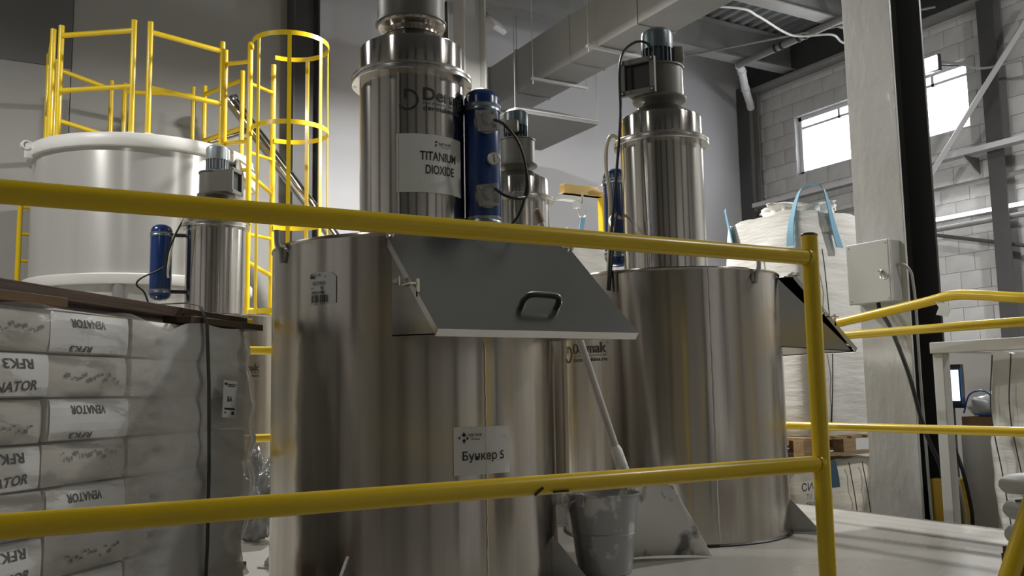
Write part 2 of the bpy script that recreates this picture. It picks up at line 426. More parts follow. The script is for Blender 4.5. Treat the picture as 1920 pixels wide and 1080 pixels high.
ibeam('roof_beam', (LX, 10.1, 5.76), (WX, 10.1, 5.76), .53, .24, beam_grey, 'grey steel roof beam nearest the back wall')
ibeam('roof_beam', (LX, 8.35, 5.76), (WX, 8.35, 5.76), .53, .24, beam_grey, 'grey steel roof beam crossing above the air duct')
ibeam('roof_beam', (LX, 6.6, 5.76), (WX, 6.6, 5.76), .53, .24, beam_grey, 'grey steel roof beam over the middle of the hall')
ibeam('eave_beam', (WX - .12, FY, 5.70), (WX - .12, BY, 5.70), .58, .22, steel_dark, 'dark steel eave beam on top of the block wall')
struct('trim_2', MB().span((WX - .26, FY, 5.66), (WX, BY, 5.70)), beam_grey, 'pale steel ledge along the top of the block wall')

def hcol(name, c, w, d, z0, z1, mf, mwb, label, cap=True):
    """H column: flanges face -x/+x. c = centre xy, w flange width along y, d depth along x"""
    t = thing(name, label, None, (c[0], c[1], z0), kind='structure'); H = z1 - z0
    for s in (-1, 1): MB().span((s * d / 2 - s * .022, -w / 2, 0), (s * d / 2, w / 2, H), .003).build('flange', mf if s < 0 else mwb, t, False)
    MB().span((-d / 2 + .02, -.01, 0), (d / 2 - .02, .01, H)).build('web', mwb, t, False)
    return t
hc = hcol('steel_column', (5.475, 4.125), .39, .35, GZ, 6.3, colwrap, recess_shade, 'big steel column, pale wrapped face and shade-darkened side, carrying the electric box')
MB().span((-.22, -.24, 0), (.22, .24, .35), .01).build('plinth', white_paint, hc, False)
hcol('wall_column', (3.36, 11.0), .30, .34, GZ, 6.3, steel_dark, steel_dark, 'dark steel column on the back wall behind the ladder cage')
hcol('wall_column', (4.93, 9.45), .28, .30, GZ, 6.3, panel_grey, panel_grey, 'pale grey column left of the air duct end')
hcol('wall_column', (11.02, 11.02), .26, .24, GZ, 5.76, steel_dark, beam_grey, 'dark steel column in the corner of the two walls')
hcol('wall_column', (11.1, 6.76), .22, .2, GZ, 5.7, steel_dark, beam_grey, 'dark steel column on the block wall right of the windows')

for k, xx in enumerate((-3.2, -.4, 2.4, 5.2, 8.0)):  # unseen columns added so the steel mirrors dark vertical bands
    hcol('wall_column', (xx, FY + .17), .32, .30, GZ, 6.3, steel_dark, steel_dark, 'unseen dark column added on the front wall for metal reflections, number %d from the left wall' % (k + 1))
for k, yy in enumerate((-2.0, 1.2, 4.4, 7.6)):
    hcol('wall_column', (LX + .2, yy), .32, .34, GZ, 6.3, steel_dark, steel_dark, 'unseen dark column added on the left wall for metal reflections, number %d from the front wall' % (k + 1))
dr_ = thing('added_gate_front', 'unseen white gate added in the front wall for metal reflections', None, (3.8, FY, GZ), kind='structure')  # unseen gates added to give the steel pale bands to reflect
for k in range(8): MB().span((-1.15, .01, .02 + k * .5), (1.15, .06, .50 + k * .5), .01).build('gate_panel', white_paint, dr_, False)
dr_ = thing('added_gate_left', 'unseen white gate added in the left wall for metal reflections', None, (LX, 2.8, GZ), kind='structure')
for k in range(8): MB().span((.01, -1.25, .02 + k * .5), (.06, 1.25, .50 + k * .5), .01).build('gate_panel', white_paint, dr_, False)

# ================================================================== FRONT GUARD RAIL AND OTHER RAILS
def rail_tube(parent, a, b, r=.0245, name='rail', n=16):
    return MB().tube([a, b], r, n).build(name, yellow, parent)
fr = thing('guard_rail', 'yellow tubular guard rail across the whole foreground', 'railing', (2.215, 1.98, 0))
rail_tube(fr, (-3.8, 0, 1.12), (0, 0, 1.12)); rail_tube(fr, (-3.8, 0, .49), (0, 0, .49))
for xx in (0, -3.8):
    p = MB(); p.tube([(xx, 0, .004), (xx, 0, 1.19)], .0255, 18); po = p.build('post', yellow, fr)
    MB().lathe([(0, .006), (.023, .004), (.0262, 0), (.0262, -.004)], 18, (xx, 0, 1.192)).build('end_cap', mat('dark_cap', (.06, .045, .02), .5), po)
    MB().box((xx, 0, .005), (.12, .12, .010)).build('foot_plate', yellow, po, False)
tag(MB().box((-1.02, -.0245, .478), (.030, .003, .006), rot=Matrix.Rotation(-.6, 3, 'Y')).build('paint_chip', black, fr, False), 'black scuff in the yellow paint')
tag(MB().box((-.955, -.0235, .474), (.045, .004, .005)).build('paint_chip', black, fr, False), 'black scuff in the yellow paint')
for s, zc in ((0, 1.12), (0, .49)):
    MB().lathe([(.0268, -.02), (.0285, -.006), (.0268, .0)], 16, (-.024, 0, zc), (-1, 0, 0)).build('weld_bead', yellow, fr)

rr_ = thing('guard_rail', 'yellow two-bar guard rail along the far platform edge', 'railing', (4.4, 3.0, 0))
for zc in (.485, 1.02): rail_tube(rr_, (0, -2.0, zc), (0, 7.5, zc), .024)
for yy in (-2.0, 1.6, 4.4, 7.4): MB().tube([(0, yy, 0), (0, yy, 1.06)], .024, 14).build('post', yellow, rr_)
hr = thing('stair_handrail', 'bent yellow handrail rising above the guard rail right of the hopper', 'railing', (4.75, 3.0, GZ))
MB().tube(smoothpath([(0, 1.9, 2.02), (0, 1.1, 2.12), (0, .45, 2.195), (0, .24, 2.222), (0, .06, 2.205), (0, -.2, 2.165), (0, -1.2, 2.03)], 6), .0285, 14).build('rail', yellow, hr)
for yy, zt in ((1.9, 2.02), (-1.2, 2.03)): MB().tube([(0, yy, 0), (0, yy, zt)], .024, 12).build('post', yellow, hr)
tg = MB(); tg.strip([(-.02, .30, 2.19), (-.028, .27, 2.15), (-.03, .29, 2.11)], (0, 1, .25), .075, .002); tag(tg.build('paper_tag', paper, hr), 'crumpled white paper tag hanging on the rail')
sr = thing('stair_handrail', 'slanting yellow stair rail cut off by the bottom corner of the picture', 'railing', (2.05, 1.82, GZ))
MB().tube([(0, 0, .0), (.67, -.39, 1.9)], .026, 14).build('rail', yellow, sr)
MB().box((0, 0, .006), (.12, .12, .012)).build('foot_plate', yellow, sr, False)

g1 = thing('guard_rail', 'yellow rail stub between the sack pallet and the labelled hopper', 'railing', (-1.4, 3.83, 0))
for zc in (.49, 1.02): rail_tube(g1, (0, 0, zc), (2.36, 0, zc))
for xx in (0, 1.2): MB().tube([(xx, 0, 0), (xx, 0, 1.06)], .024, 12).build('post', yellow, g1)
g2 = thing('guard_rail', 'yellow rail farther back, in front of the hopper with the fan', 'railing', (-1.4, 5.58, 0))
for zc in (.475, 1.0): rail_tube(g2, (0, 0, zc), (3.7, 0, zc))
for xx in (0, 1.8, 3.7): MB().tube([(xx, 0, 0), (xx, 0, 1.04)], .024, 12).build('post', yellow, g2)

# ================================================================== HOPPERS
BR = .575; RIM = 1.30
def dermak(dec, x, y, s=1.0):
    """maker's lettering: ring mark + name + two small lines, centred on x,y"""
    cx = x - .148 * s; cy = y - .004 * s
    dec.arc(cx, cy, .034 * s, .043 * s, -150, 92); dec.rect(cx - .013 * s, cy + .005 * s, cx - .004 * s, cy + .043 * s); dec.rect(cx - .013 * s, cy + .036 * s, cx + .004 * s, cy + .043 * s)
    dec.text('Dermak', x + .04 * s, y + .022 * s, .255 * s, .052 * s, bold=.022)
    dec.text('PVC MAKİNE VE EKİPMANLARI', x + .04 * s, y - .014 * s, .255 * s, .009 * s)
    dec.text('dermakmakina.ru', x + .04 * s, y - .034 * s, .255 * s, .020 * s, bold=.012)
    dec.arc(x + .176 * s, y + .042 * s, .003 * s, .0045 * s, 0, 360, n=10)

def hopper(label, loc, rz, off=.0775, seam=-88, details=True):
    t = thing('steel_hopper', label, 'hopper', loc, rz, 'stainless powder hoppers on the platform')
    hx0, hx1 = off - .3925, off + .3925
    def cutfront(p):   # the sheet stops where the hatch lid starts
        x, y, z_ = p
        if y < 0 and hx0 < x < hx1 and z_ > .915:
            yl = -.455 - (1.295 - z_) * .43 / .378 + .012
            if y < yl: y = yl
        return (x, y, z_)
    b = MB(); b.lathe([(BR - .02, .012), (BR, .012)] + [(BR, .04 + k * (RIM - .06) / 60) for k in range(61)] + [(BR, RIM - .012), (BR + .004, RIM - .006), (BR + .002, RIM), (BR - .008, RIM), (BR - .010, RIM - .012)], 160); b.v = [cutfront(p) for p in b.v]; b.build('body', steel, t, True, 50)
    b = MB(); b.lathe([(0, RIM + .004)] + [(k * .06, RIM + .003) for k in range(1, 9)] + [(BR - .06, RIM + .002), (BR - .012, RIM - .008), (BR - .012, RIM - .014), (0, RIM - .006)], 96); b.v = [cutfront(p) for p in b.v]; b.build('top_cover', steel, t)
    MB().lathe([(BR + .001, .012), (BR + .012, .006), (BR + .012, 0), (BR - .03, 0)], 96).build('base_shadow_ring', black, t)  # black ring painted as the shadow gap under the hopper
    a = D2R(seam); ztop = .90 if (math.sin(a) < 0 and hx0 < BR * math.cos(a) < hx1) else RIM - .012
    sm = MB(); pts = [((BR + .0012) * math.cos(a + .002 * math.sin(k * 1.7)), (BR + .0012) * math.sin(a + .002 * math.sin(k * 1.7)), .02 + k * (ztop - .02) / 40) for k in range(41)]
    sm.tube(pts, .0028, 6); sm.build('weld_seam', edge_steel, t)
    # hatch facing -y
    hw = .3925; x0, x1 = off - hw, off + hw; yf = -.885; zl = .905; zt = 1.285
    yc = lambda x: -math.sqrt(max(BR * BR - x * x, 0)) + .004
    bx = MB()
    for xx, s in ((x0 + .012, 1), (x1 - .012, -1)):
        poly = [(xx, yc(xx), zt - .01), (xx, yc(xx), zl + .02), (xx, yf + .02, zl + .002), (xx, yf + .02, zl + .012)]
        bx.prism(poly, (0, 0, 0), (.004 * s, 0, 0))
    poly = [(x0 + .012, yc(x0 + .012), zl + .02)] + [(x0 + .012 + (x1 - x0 - .024) * k / 10, yc(x0 + .012 + (x1 - x0 - .024) * k / 10), zl + .02) for k in range(1, 10)] + [(x1 - .012, yc(x1 - .012), zl + .02), (x1 - .012, yf + .02, zl + .002), (x0 + .012, yf + .02, zl + .002)]
    bx.prism(poly, (0, 0, 0), (0, 0, .004)); ho = bx.build('hatch_box', lidsteel, t, False)
    # lid: folded plate
    ytop = -.455
    d = Vector((0, yf - ytop, zl + .012 - zt)).normalized(); n = Vector((0, d.z, -d.y)).normalized()
    if n.z < 0: n = -n
    A = Vector((0, ytop, zt + .01)); Ln = math.sqrt((yf - ytop) ** 2 + (zt - zl) ** 2)
    ld = MB()
    P = lambda x, s, h: A + Vector((x, 0, 0)) + d * s + n * h
    def slab(xa, xb, s0, s1, h0, h1):
        vs = [P(x, s, h) for h in (h0, h1) for s in (s0, s1) for x in (xa, xb)]
        ld.add(vs, [(0, 1, 3, 2), (4, 6, 7, 5), (0, 4, 5, 1), (2, 3, 7, 6), (0, 2, 6, 4), (1, 5, 7, 3)])
    slab(x0, x1, 0, Ln, 0, .004); lid = ld.build('hatch_lid', lidsteel, t, False)
    ld = MB(); slab(x0 - .002, x0 + .002, 0, Ln, -.022, .003); slab(x1 - .002, x1 + .002, 0, Ln, -.022, .003); slab(x0 - .002, x1 + .002, Ln - .002, Ln + .002, -.026, .003); ld.build('folded_edge', edge_steel, lid, False)
    # handle
    hx, hs = off + .045, Ln * .76
    hp = [P(hx - .072, hs, .004), P(hx - .072, hs, .03), P(hx - .060, hs, .048), P(hx - .04, hs, .054), P(hx, hs, .055), P(hx + .04, hs, .054), P(hx + .060, hs, .048), P(hx + .072, hs, .03), P(hx + .072, hs, .004)]
    hm = MB(); hm.tube(smoothpath(hp, 4), .0115, 10); hm.build('handle', black, lid)
    # hinges at the upper corners, latch on the side
    for xx in (x0 + .005, x1 - .005):
        hg = MB(); hg.tube([(xx - .03, ytop + .002, zt + .012), (xx + .03, ytop + .002, zt + .012)], .011, 10); hg.box((xx, ytop + .03, zt + .004), (.03, .06, .012)); hg.lathe([(0, .012), (.009, .01), (.011, 0), (.006, -.02)], 8, (xx + .018, ytop - .008, zt + .018)); hg.build('hinge', edge_steel, lid)
    lt = MB(); lt.box((x0 - .012, -.70, 1.085), (.03, .07, .006)); lt.tube([(x0 - .02, -.64, 1.088), (x0 - .02, -.64, 1.118)], .006, 8); lt.lathe([(0, .02), (.012, .017), (.012, -.005), (0, -.008)], 10, (x0 - .02, -.615, 1.105), (0, 1, 0)); lt.box((x0 + .002, -.735, 1.07), (.008, .012, .06)); lt.build('latch', edge_steel, ho)
    # gusset feet
    for ga in ((-48, 42, 132, 222) if details else ()):
        g = D2R(ga); c, s = math.cos(g), math.sin(g); r0 = BR - .003
        mb = MB(); e = Vector((-s, c, 0)) * .006
        poly = [Vector((r0 * c, r0 * s, .004)) - e, Vector(((r0 + .13) * c, (r0 + .13) * s, .004)) - e, Vector(((r0 + .13) * c, (r0 + .13) * s, .022)) - e, Vector((r0 * c, r0 * s, .17)) - e]
        mb.prism(poly, (0, 0, 0), e * 2); mb.box(((r0 + .07) * c, (r0 + .07) * s, .004), (.14, .09, .008), g); mb.build('gusset_foot', cast, t, False)
    # rim bracket
    for ra in (187, 20):
        g = D2R(ra); c, s = math.cos(g), math.sin(g)
        mb = MB(); mb.tube(smoothpath([((BR + .008) * c, (BR + .008) * s, RIM - .075), ((BR + .014) * c, (BR + .014) * s, RIM - .03), ((BR + .028) * c, (BR + .028) * s, RIM), ((BR + .03) * c, (BR + .03) * s, RIM + .05)], 4), .011, 8)
        mb.lathe([(0, .004), (.028, .004), (.028, -.004), (0, -.004)], 16, ((BR + .004) * c, (BR + .004) * s, RIM - .045), (c, s, 0)); mb.build('lifting_lug', cast, t)
    return t
h1 = hopper('large steel hopper with the Cyrillic paper label and barcode sticker, nearest the camera', (1.55, 3.5, 0), 0)
h2 = hopper('steel hopper whose hatch points at the window wall, beside the shovel', (3.16, 3.81, 0), PI / 2, -.0775, seam=-200)
h3 = hopper('steel hopper mostly hidden behind the two nearest hoppers', (3.09, 5.30, 0), PI / 2, -.0775)
h4 = hopper('steel hopper behind the sack pallet, maker lettering half covered', (1.49, 7.05, 0), PI, seam=30)

# labels on the nearest hopper
def paper_on(parent, r, ang, zc, w, h, cut=False):
    d = Decal()
    n = 24
    if cut: d.put([(-w / 2, -h / 2), (w / 2, -h / 2 + .004), (w / 2, h / 2 - .02), (w / 2 - .02, h / 2 - .004), (w / 2 - .045, h / 2), (-w / 2 + .01, h / 2), (-w / 2, h / 2 - .012)], [(0, 1, 2, 3, 4, 5, 6)], 0, .0012)
    else: d.rect(-w / 2, -h / 2, w / 2, h / 2, 0, .0012, n)
    return d.build('paper_label', paper, on_cyl(r, ang, zc), parent)
lb = paper_on(h1, BR + .002, -89.2, .518, .229, .168)
d = Decal(); d.text('Бункер 5', .002, -.022, .168, .040, bold=.012, h=.003)
d.poly([(-.085, .055), (-.076, .066), (-.067, .055), (-.076, .048)], h=.003); d.poly([(-.066, .052), (-.058, .043), (-.066, .036)], h=.003); d.poly([(-.082, .038), (-.076, .024), (-.069, .038), (-.075, .042)], h=.003); d.poly([(-.098, .046), (-.088, .053), (-.092, .040)], h=.003)
d.text('МЕЛИР', -.032, .055, .052, .010, h=.003); d.rect(-.055, .0455, .098, .0465, h=.003); d.text('компания', -.032, .040, .034, .005, h=.003)
d.build('lettering', ink, on_cyl(BR + .002, -89.2, .518), lb)
lb2 = paper_on(h1, BR + .002, -149, 1.108, .125, .120, True)
d = Decal(); d.text('QGVBJA', -.014, .018, .062, .016, bold=.01, h=.003); d.text('48', .0, .002, .016, .011, bold=.01, h=.003); d.text('MU 2 .5A', -.03, .049, .05, .010, bold=.01, h=.003); d.rect(-.056, .038, -.034, .045, h=.003); d.rect(.012, .040, .018, .043, h=.003)
d.text('Lot', -.045, .003, .014, .006, h=.003)
x = -.052
random.seed(3)
while x < .028:
    w = random.choice((.0012, .002, .0034)); d.rect(x, -.052, x + w, -.024, h=.003); x += w + random.choice((.0012, .002, .0026))
x = -.050
while x < .006:
    w = random.choice((.001, .002)); d.rect(x, -.020, x + w, -.010, h=.003); x += w + .0016
d.text('10473 6628', -.012, -.0565, .05, .005, h=.003)
d.build('lettering', ink, on_cyl(BR + .002, -149, 1.108), lb2)
d = Decal(); dermak(d, 0, 0); d.build('maker_lettering', logo_brown, on_cyl(BR + .0006, -178.0 - 90, .91), h2)
d = Decal(); dermak(d, 0, 0); d.build('maker_lettering', logo_brown, on_cyl(BR + .0006, -86 - 180, .905), h4)
lb4 = paper_on(h4, BR + .002, -80 - 180, .20, .229, .168)
d = Decal(); d.text('Бункер 1', .002, -.0, .168, .040, bold=.012, h=.003); d.build('lettering', ink, on_cyl(BR + .002, -80 - 180, .20), lb4)
# small outlet nozzle on the side of the nearest hopper
nz_ = MB(); ca, sa = math.cos(D2R(-34)), math.sin(D2R(-34))
nz_.lathe([(.030, -.01), (.030, .018), (.043, .018), (.043, .028), (.028, .028), (.028, .048), (.038, .05), (.038, .06), (0, .06)], 20, (BR * ca, BR * sa, .30), (ca, sa, 0)); tag(nz_.build('outlet_nozzle', whitepvc, h1), 'white threaded nozzle')

# ================================================================== FILTER TOWERS
TZ = 1.285
def fan_unit(t, rot, zb, big=1.0, mlight=False):
    """fan casing with rectangular outlet (local angle rot), motor on top; t = parent"""
    c, s = math.cos(rot), math.sin(rot); n = Vector((c, s, 0)); g = Vector((-s, c, 0))
    R = .122 * big; H = .165; off = -.046
    cs = MB()
    # volute outline: circle + tangential outlet throat
    out = []
    L = .165
    a_start = math.asin((off + .078) / R); a_end = math.asin((off - .078) / R if abs((off - .078) / R) < 1 else -.99)
    k0, k1 = a_start, 2 * PI + a_end
    for k in range(41):
        a = k0 + (k1 - k0) * k / 40; rr = R * (1 + .06 * math.sin((a - k0) / (k1 - k0) * PI)); out.append(n * (rr * math.cos(a)) + g * (rr * math.sin(a)))
    out += [n * L + g * (off - .075), n * L + g * (off + .075)]
    cs.prism([Vector((0, 0, zb)) + p for p in out], (0, 0, 0), (0, 0, H))
    ca_ = cs.build('fan_casing', fan_grey, t, True, 30)
    # seam rims top and bottom
    for zq in (zb - .004, zb + H - .004):
        rm = MB(); rm.prism([Vector((0, 0, zq)) + p * 1.05 for p in out[:41]], (0, 0, 0), (0, 0, .008))
        rm.build('casing_rim', fan_grey, ca_, False)
    # outlet flange: four bars around a black plate standing for the opening's shade
    fl = MB(); O = n * (L + .012) + g * off + Vector((0, 0, zb + H / 2)); w = .094; rotm = Matrix((n, g, Vector((0, 0, 1)))).transposed()
    for du, dv, su, sv in ((0, w - .012, 2 * w, .026), (0, -w + .012, 2 * w, .026), (w - .012, 0, .026, 2 * w), (-w + .012, 0, .026, 2 * w)):
        fl.box(O + g * du + Vector((0, 0, dv)), (.024, su, sv), rot=rotm)
    fo = fl.build('outlet_flange', fan_grey, ca_, False)
    MB().box(O - n * .010, (.004, .142, .142), rot=rotm).build('outlet_shade_plate', black, ca_, False)
    bl = MB()
    for du in (-1, 1):
        for dv in (-1, 1): bl.lathe([(0, .008), (.006, .007), (.006, -.01)], 8, O + g * du * (w - .012) + Vector((0, 0, dv * (w - .012))) + n * .012, n)
    bl.build('flange_bolts', cast, ca_)
    # motor
    zm = zb + H
    mm = motor_light if mlight else motor_paint
    mo = MB(); mo.lathe([(.088, zm), (.088, zm + .012), (.070, zm + .02), (.070, zm + .125), (.0, zm + .125)], 32)
    for k in range(20):
        a = 2 * PI * k / 20; mo.box((.076 * math.cos(a), .076 * math.sin(a), zm + .075), (.016, .006, .10), a)
    mb_ = mo.build('motor', mm, t)
    cv = MB(); cv.lathe([(.068, zm + .102), (.0835, zm + .102), (.0845, zm + .175), (.080, zm + .197), (.058, zm + .215), (.0, zm + .222)], 40); cv.build('fan_cover', mm, mb_)
    tb = MB(); q = rot + 2.2; bc = Vector((math.cos(q), math.sin(q), 0)); tb.box(bc * .105 + Vector((0, 0, zm + .075)), (.055, .085, .085), q, .006); tb.build('terminal_box', mm if mlight else fan_grey, mb_)
    tb = MB(); tb.lathe([(.010, 0), (.010, .03), (.007, .04)], 10, bc * .10 + Vector((0, 0, zm + .035)) + Vector((-math.sin(q), math.cos(q), 0)) * .04, (-math.sin(q), math.cos(q), 0)); tb.build('cable_gland', black, mb_)
    return zm

def air_tank(t, p, z0, z1, r, face=None, brk=None):
    """blue receiver beside the tower; face = angle its valves point to"""
    a = MB(); px, py = p
    prof = [(0, z0), (r * .5, z0 + r * .08), (r * .86, z0 + r * .3), (r, z0 + r * .62), (r, z1 - r * .62), (r * .86, z1 - r * .3), (r * .5, z1 - r * .08), (0, z1)]
    a.lathe(prof, 40, (px, py, 0)); k = a.build('air_tank', blue, t)
    for zc in (z0 + (z1 - z0) * .12, z1 - (z1 - z0) * .14):
        b = MB(); b.lathe([(r + .001, -.016), (r + .004, -.014), (r + .004, -.004), (r + .0015, 0), (r + .004, .004), (r + .004, .014), (r + .001, .016)], 40, (px, py, zc)); b.build('clamp_band', mat('steel_band', (.30, .36, .42), .3, .9), k)
        v = Vector((-px, -py, 0)); L = v.length; v.normalize(); st = Vector((px, py, zc)) + v * (r - .005); en = Vector((px, py, zc)) + v * (L - .212)
        MB().tube([st, en], .014, 8).build('bracket', black, k)
    if face is not None:
        n = Vector((math.cos(face), math.sin(face), 0)); g = Vector((-n.y, n.x, 0)); rot = Matrix((n, g, Vector((0, 0, 1)))).transposed()
        for zc in (z0 + (z1 - z0) * .26, z0 + (z1 - z0) * .74):
            c0 = Vector((px, py, zc))
            v = MB(); v.lathe([(.043, r - .02), (.043, r + .012), (.049, r + .014), (.049, r + .022), (.03, r + .026), (0, r + .026)], 32, c0, n); vo = v.build('valve_body', cast, k)
            rt = rot @ Matrix.Rotation(.12, 3, 'X')
            v = MB(); v.box(c0 + n * (r + .036), (.024, .088, .088), rot=rt, bevel=.006); v.box(c0 + n * (r + .052) + g * .004, (.014, .05, .022), rot=rot @ Matrix.Rotation(.8, 3, 'X'), bevel=.003); v.box(c0 + n * (r + .056), (.02, .034, .034), rot=rot @ Matrix.Rotation(.8, 3, 'X'), bevel=.003)
            for du in (-1, 1):
                for dv in (-1, 1): v.lathe([(0, .008), (.007, .006), (.007, -.004)], 8, c0 + n * (r + .048) + rt @ Vector((0, du * .029, dv * .029)), n)
            v.build('valve_bonnet', cast, vo)
        c0 = Vector((px, py, z0 + (z1 - z0) * .5)) + g * .028
        ga = MB(); ga.lathe([(.010, r - .02), (.010, r + .01), (.027, r + .012), (.027, r + .026), (.024, r + .028)], 28, c0, n); go = ga.build('gauge_case', cast, k)
        ga = MB(); ga.lathe([(.024, r + .0275), (0, r + .0275)], 28, c0, n); ga.build('gauge_face', paper, go)
        ga = MB(); ga.box(c0 + n * (r + .0285), (.001, .002, .032), rot=rot @ Matrix.Rotation(.15, 3, 'X')); ga.build('gauge_needle', ink, go, False)
    return k
bolt_me = MB().lathe([(0, .022), (.006, .021), (.009, .016), (.009, .012), (.006, .012), (.006, -.012), (.009, -.012), (.009, -.018), (0, -.02)], 10).mesh('bolt', edge_steel)
def tower(label, loc, rot, tank=None, z0=.12, z1=.655, face=None, mlight=False, big=1.0, r=.07):
    t = thing('filter_tower', label, 'filter', (loc[0], loc[1], TZ), 0, 'dust filter towers on the hoppers')
    m = MB(); m.lathe([(.20, .02), (.215, .02), (.215, .705)], 96); m.build('filter_housing', polish, t)
    m = MB(); m.lathe([(.22, .02), (.245, .02), (.245, .034), (.215, .036)], 64); m.build('base_flange', edge_steel, t)
    m = MB(); m.lathe([(.214, .700), (.246, .700), (.249, .703), (.249, .712), (.244, .715), (.244, .718), (.249, .721), (.249, .730), (.246, .733), (.214, .735)], 96); fl = m.build('clamp_flange', edge_steel, t)
    for k in range(8):
        a = 2 * PI * k / 8 + .35; link('bolt', bolt_me, fl, (.234 * math.cos(a), .234 * math.sin(a), .717))
    m = MB(); m.lathe([(.215, .735), (.215, .845), (.212, .853), (.125, .905), (.120, .912), (0, .912)], 96); m.build('cap', polish, t)
    m = MB(); nr = .085 if big == 1 else .105; m.lathe([(nr + .02, .908), (nr, .915), (nr, .945), (nr + .01, .950), (.138, .952), (.142, .958), (.142, .966), (0, .966)], 64); m.build('neck', fan_grey if big == 1 else steel, t)
    fan_unit(t, rot, .968, big, mlight)
    if tank: air_tank(t, tank, z0, z1, r, face)
    return t
T1 = (1.50, 3.40); T2 = (3.06, 3.70); T3 = (3.09, 5.26); T4 = (1.49, 7.05)
t1 = tower('nearest steel filter tower, with the TITANIUM DIOXIDE sheet', T1, D2R(60), (.244, -.158), .05, .683, D2R(-108), big=1.12, r=.0735)
t2 = tower('steel filter tower with a square fan outlet in front of the pale wall', T2, math.atan2(-.50, -.866), (-.09, .285), .10, .645, None)
t3 = tower('steel filter tower under the extraction hood, between the two nearer towers', T3, D2R(100))
t4 = tower('small-looking steel filter tower in front of the white tank', T4, D2R(-38), (-.372, .10), .155, .73, None, True, r=.078)
# print on the nearest tower
d = Decal(); dermak(d, 0, 0, 1.0); d.build('maker_lettering', logo_brown, on_cyl(.2155, -79, .585), t1)
lb = paper_on(t1, .217, -91, .328, .297, .232)
d = Decal(); d.text('TITANIUM', .025, .030, .164, .036, bold=.016, h=.0025); d.text('DIOXIDE', .03, -.024, .130, .036, bold=.016, h=.0025)
d.poly([(.002, .088), (.010, .093), (.015, .088), (.010, .083)], h=.0025); d.poly([(.006, .080), (.012, .078), (.010, .068), (.006, .07)], h=.0025); d.text('МЕЛИР', .050, .082, .058, .011, h=.0025); d.rect(.022, .0725, .080, .0732, h=.0025); d.text('компания', .05, .069, .04, .004, h=.0025)
d.build('lettering', ink, on_cyl(.217, -91, .328), lb)
m = MB()
pts = [(.218 * math.cos(D2R(-128)), .218 * math.sin(D2R(-128)), zc) for zc in (.03, .69)]
m.tube([(p[0] * .985, p[1] * .985, p[2]) for p in pts], .004, 8); m.build('weld_seam', edge_steel, t1)
# cables and hoses, each a thing of its own
def cable(name, label, pts, r, m, cat='cable', n=8, k=8):
    return tag(MB().tube(smoothpath(pts, k), r, n).build(name, m), label, cat)
cable('valve_cable', 'black looped cable joining the two valves of the nearest blue air tank', [(1.725, 3.105, 1.80), (1.745, 3.06, 1.77), (1.80, 3.045, 1.70), (1.835, 3.05, 1.60), (1.84, 3.05, 1.50), (1.80, 3.045, 1.475), (1.745, 3.06, 1.485), (1.722, 3.105, 1.52)], .006, black)
cable('valve_cable', 'black cable hanging below the loop beside the nearest blue air tank', [(1.835, 3.05, 1.6), (1.845, 3.07, 1.52), (1.84, 3.12, 1.43), (1.82, 3.2, 1.37)], .006, black)
cable('motor_cable', 'long black cable falling from the fan motor of the tower with the square outlet', [(3.00, 3.66, 2.50), (2.95, 3.66, 2.535), (2.875, 3.66, 2.52), (2.80, 3.66, 2.45), (2.765, 3.65, 2.33), (2.74, 3.62, 2.1), (2.69, 3.60, 1.8), (2.63, 3.575, 1.5), (2.60, 3.56, 1.32), (2.585, 3.56, 1.2)], .007, black)
cable('motor_cable', 'second thin black cable hanging beside the white hose end', [(2.70, 3.62, 1.60), (2.66, 3.60, 1.45), (2.63, 3.585, 1.32), (2.61, 3.58, 1.2)], .006, black)
cable('air_hose', 'cream looped hose at the top of the half-hidden blue tank', [(2.93, 3.83, 1.98), (2.90, 3.86, 2.06), (2.86, 3.87, 2.07), (2.83, 3.87, 2.0), (2.825, 3.87, 1.9), (2.85, 3.88, 1.75), (2.86, 3.9, 1.6), (2.85, 3.9, 1.45), (2.84, 3.9, 1.34)], .011, creamhose, 'hose')
cable('air_hose', 'short white hose curving to the black plug', [(2.90, 3.86, 1.63), (2.83, 3.82, 1.63), (2.76, 3.76, 1.59), (2.70, 3.67, 1.54), (2.68, 3.63, 1.50)], .009, creamhose, 'hose')
cable('valve_cable', 'thin grey and black cable down the blue tank near the white tank', [(1.30, 6.86, 2.06), (1.24, 6.90, 2.03), (1.19, 6.95, 1.93), (1.14, 6.99, 1.78), (1.12, 7.03, 1.68), (.98, 7.10, 1.60), (.95, 7.12, 1.55), (1.0, 7.12, 1.50), (1.03, 7.1, 1.42)], .007, black)
cable('air_hose', 'cream cord hanging on the front of the blue tank near the white tank', [(1.26, 6.86, 2.05), (1.19, 6.98, 1.93), (1.165, 7.02, 1.80), (1.15, 7.035, 1.65), (1.155, 7.04, 1.60)], .009, creamhose, 'cord')

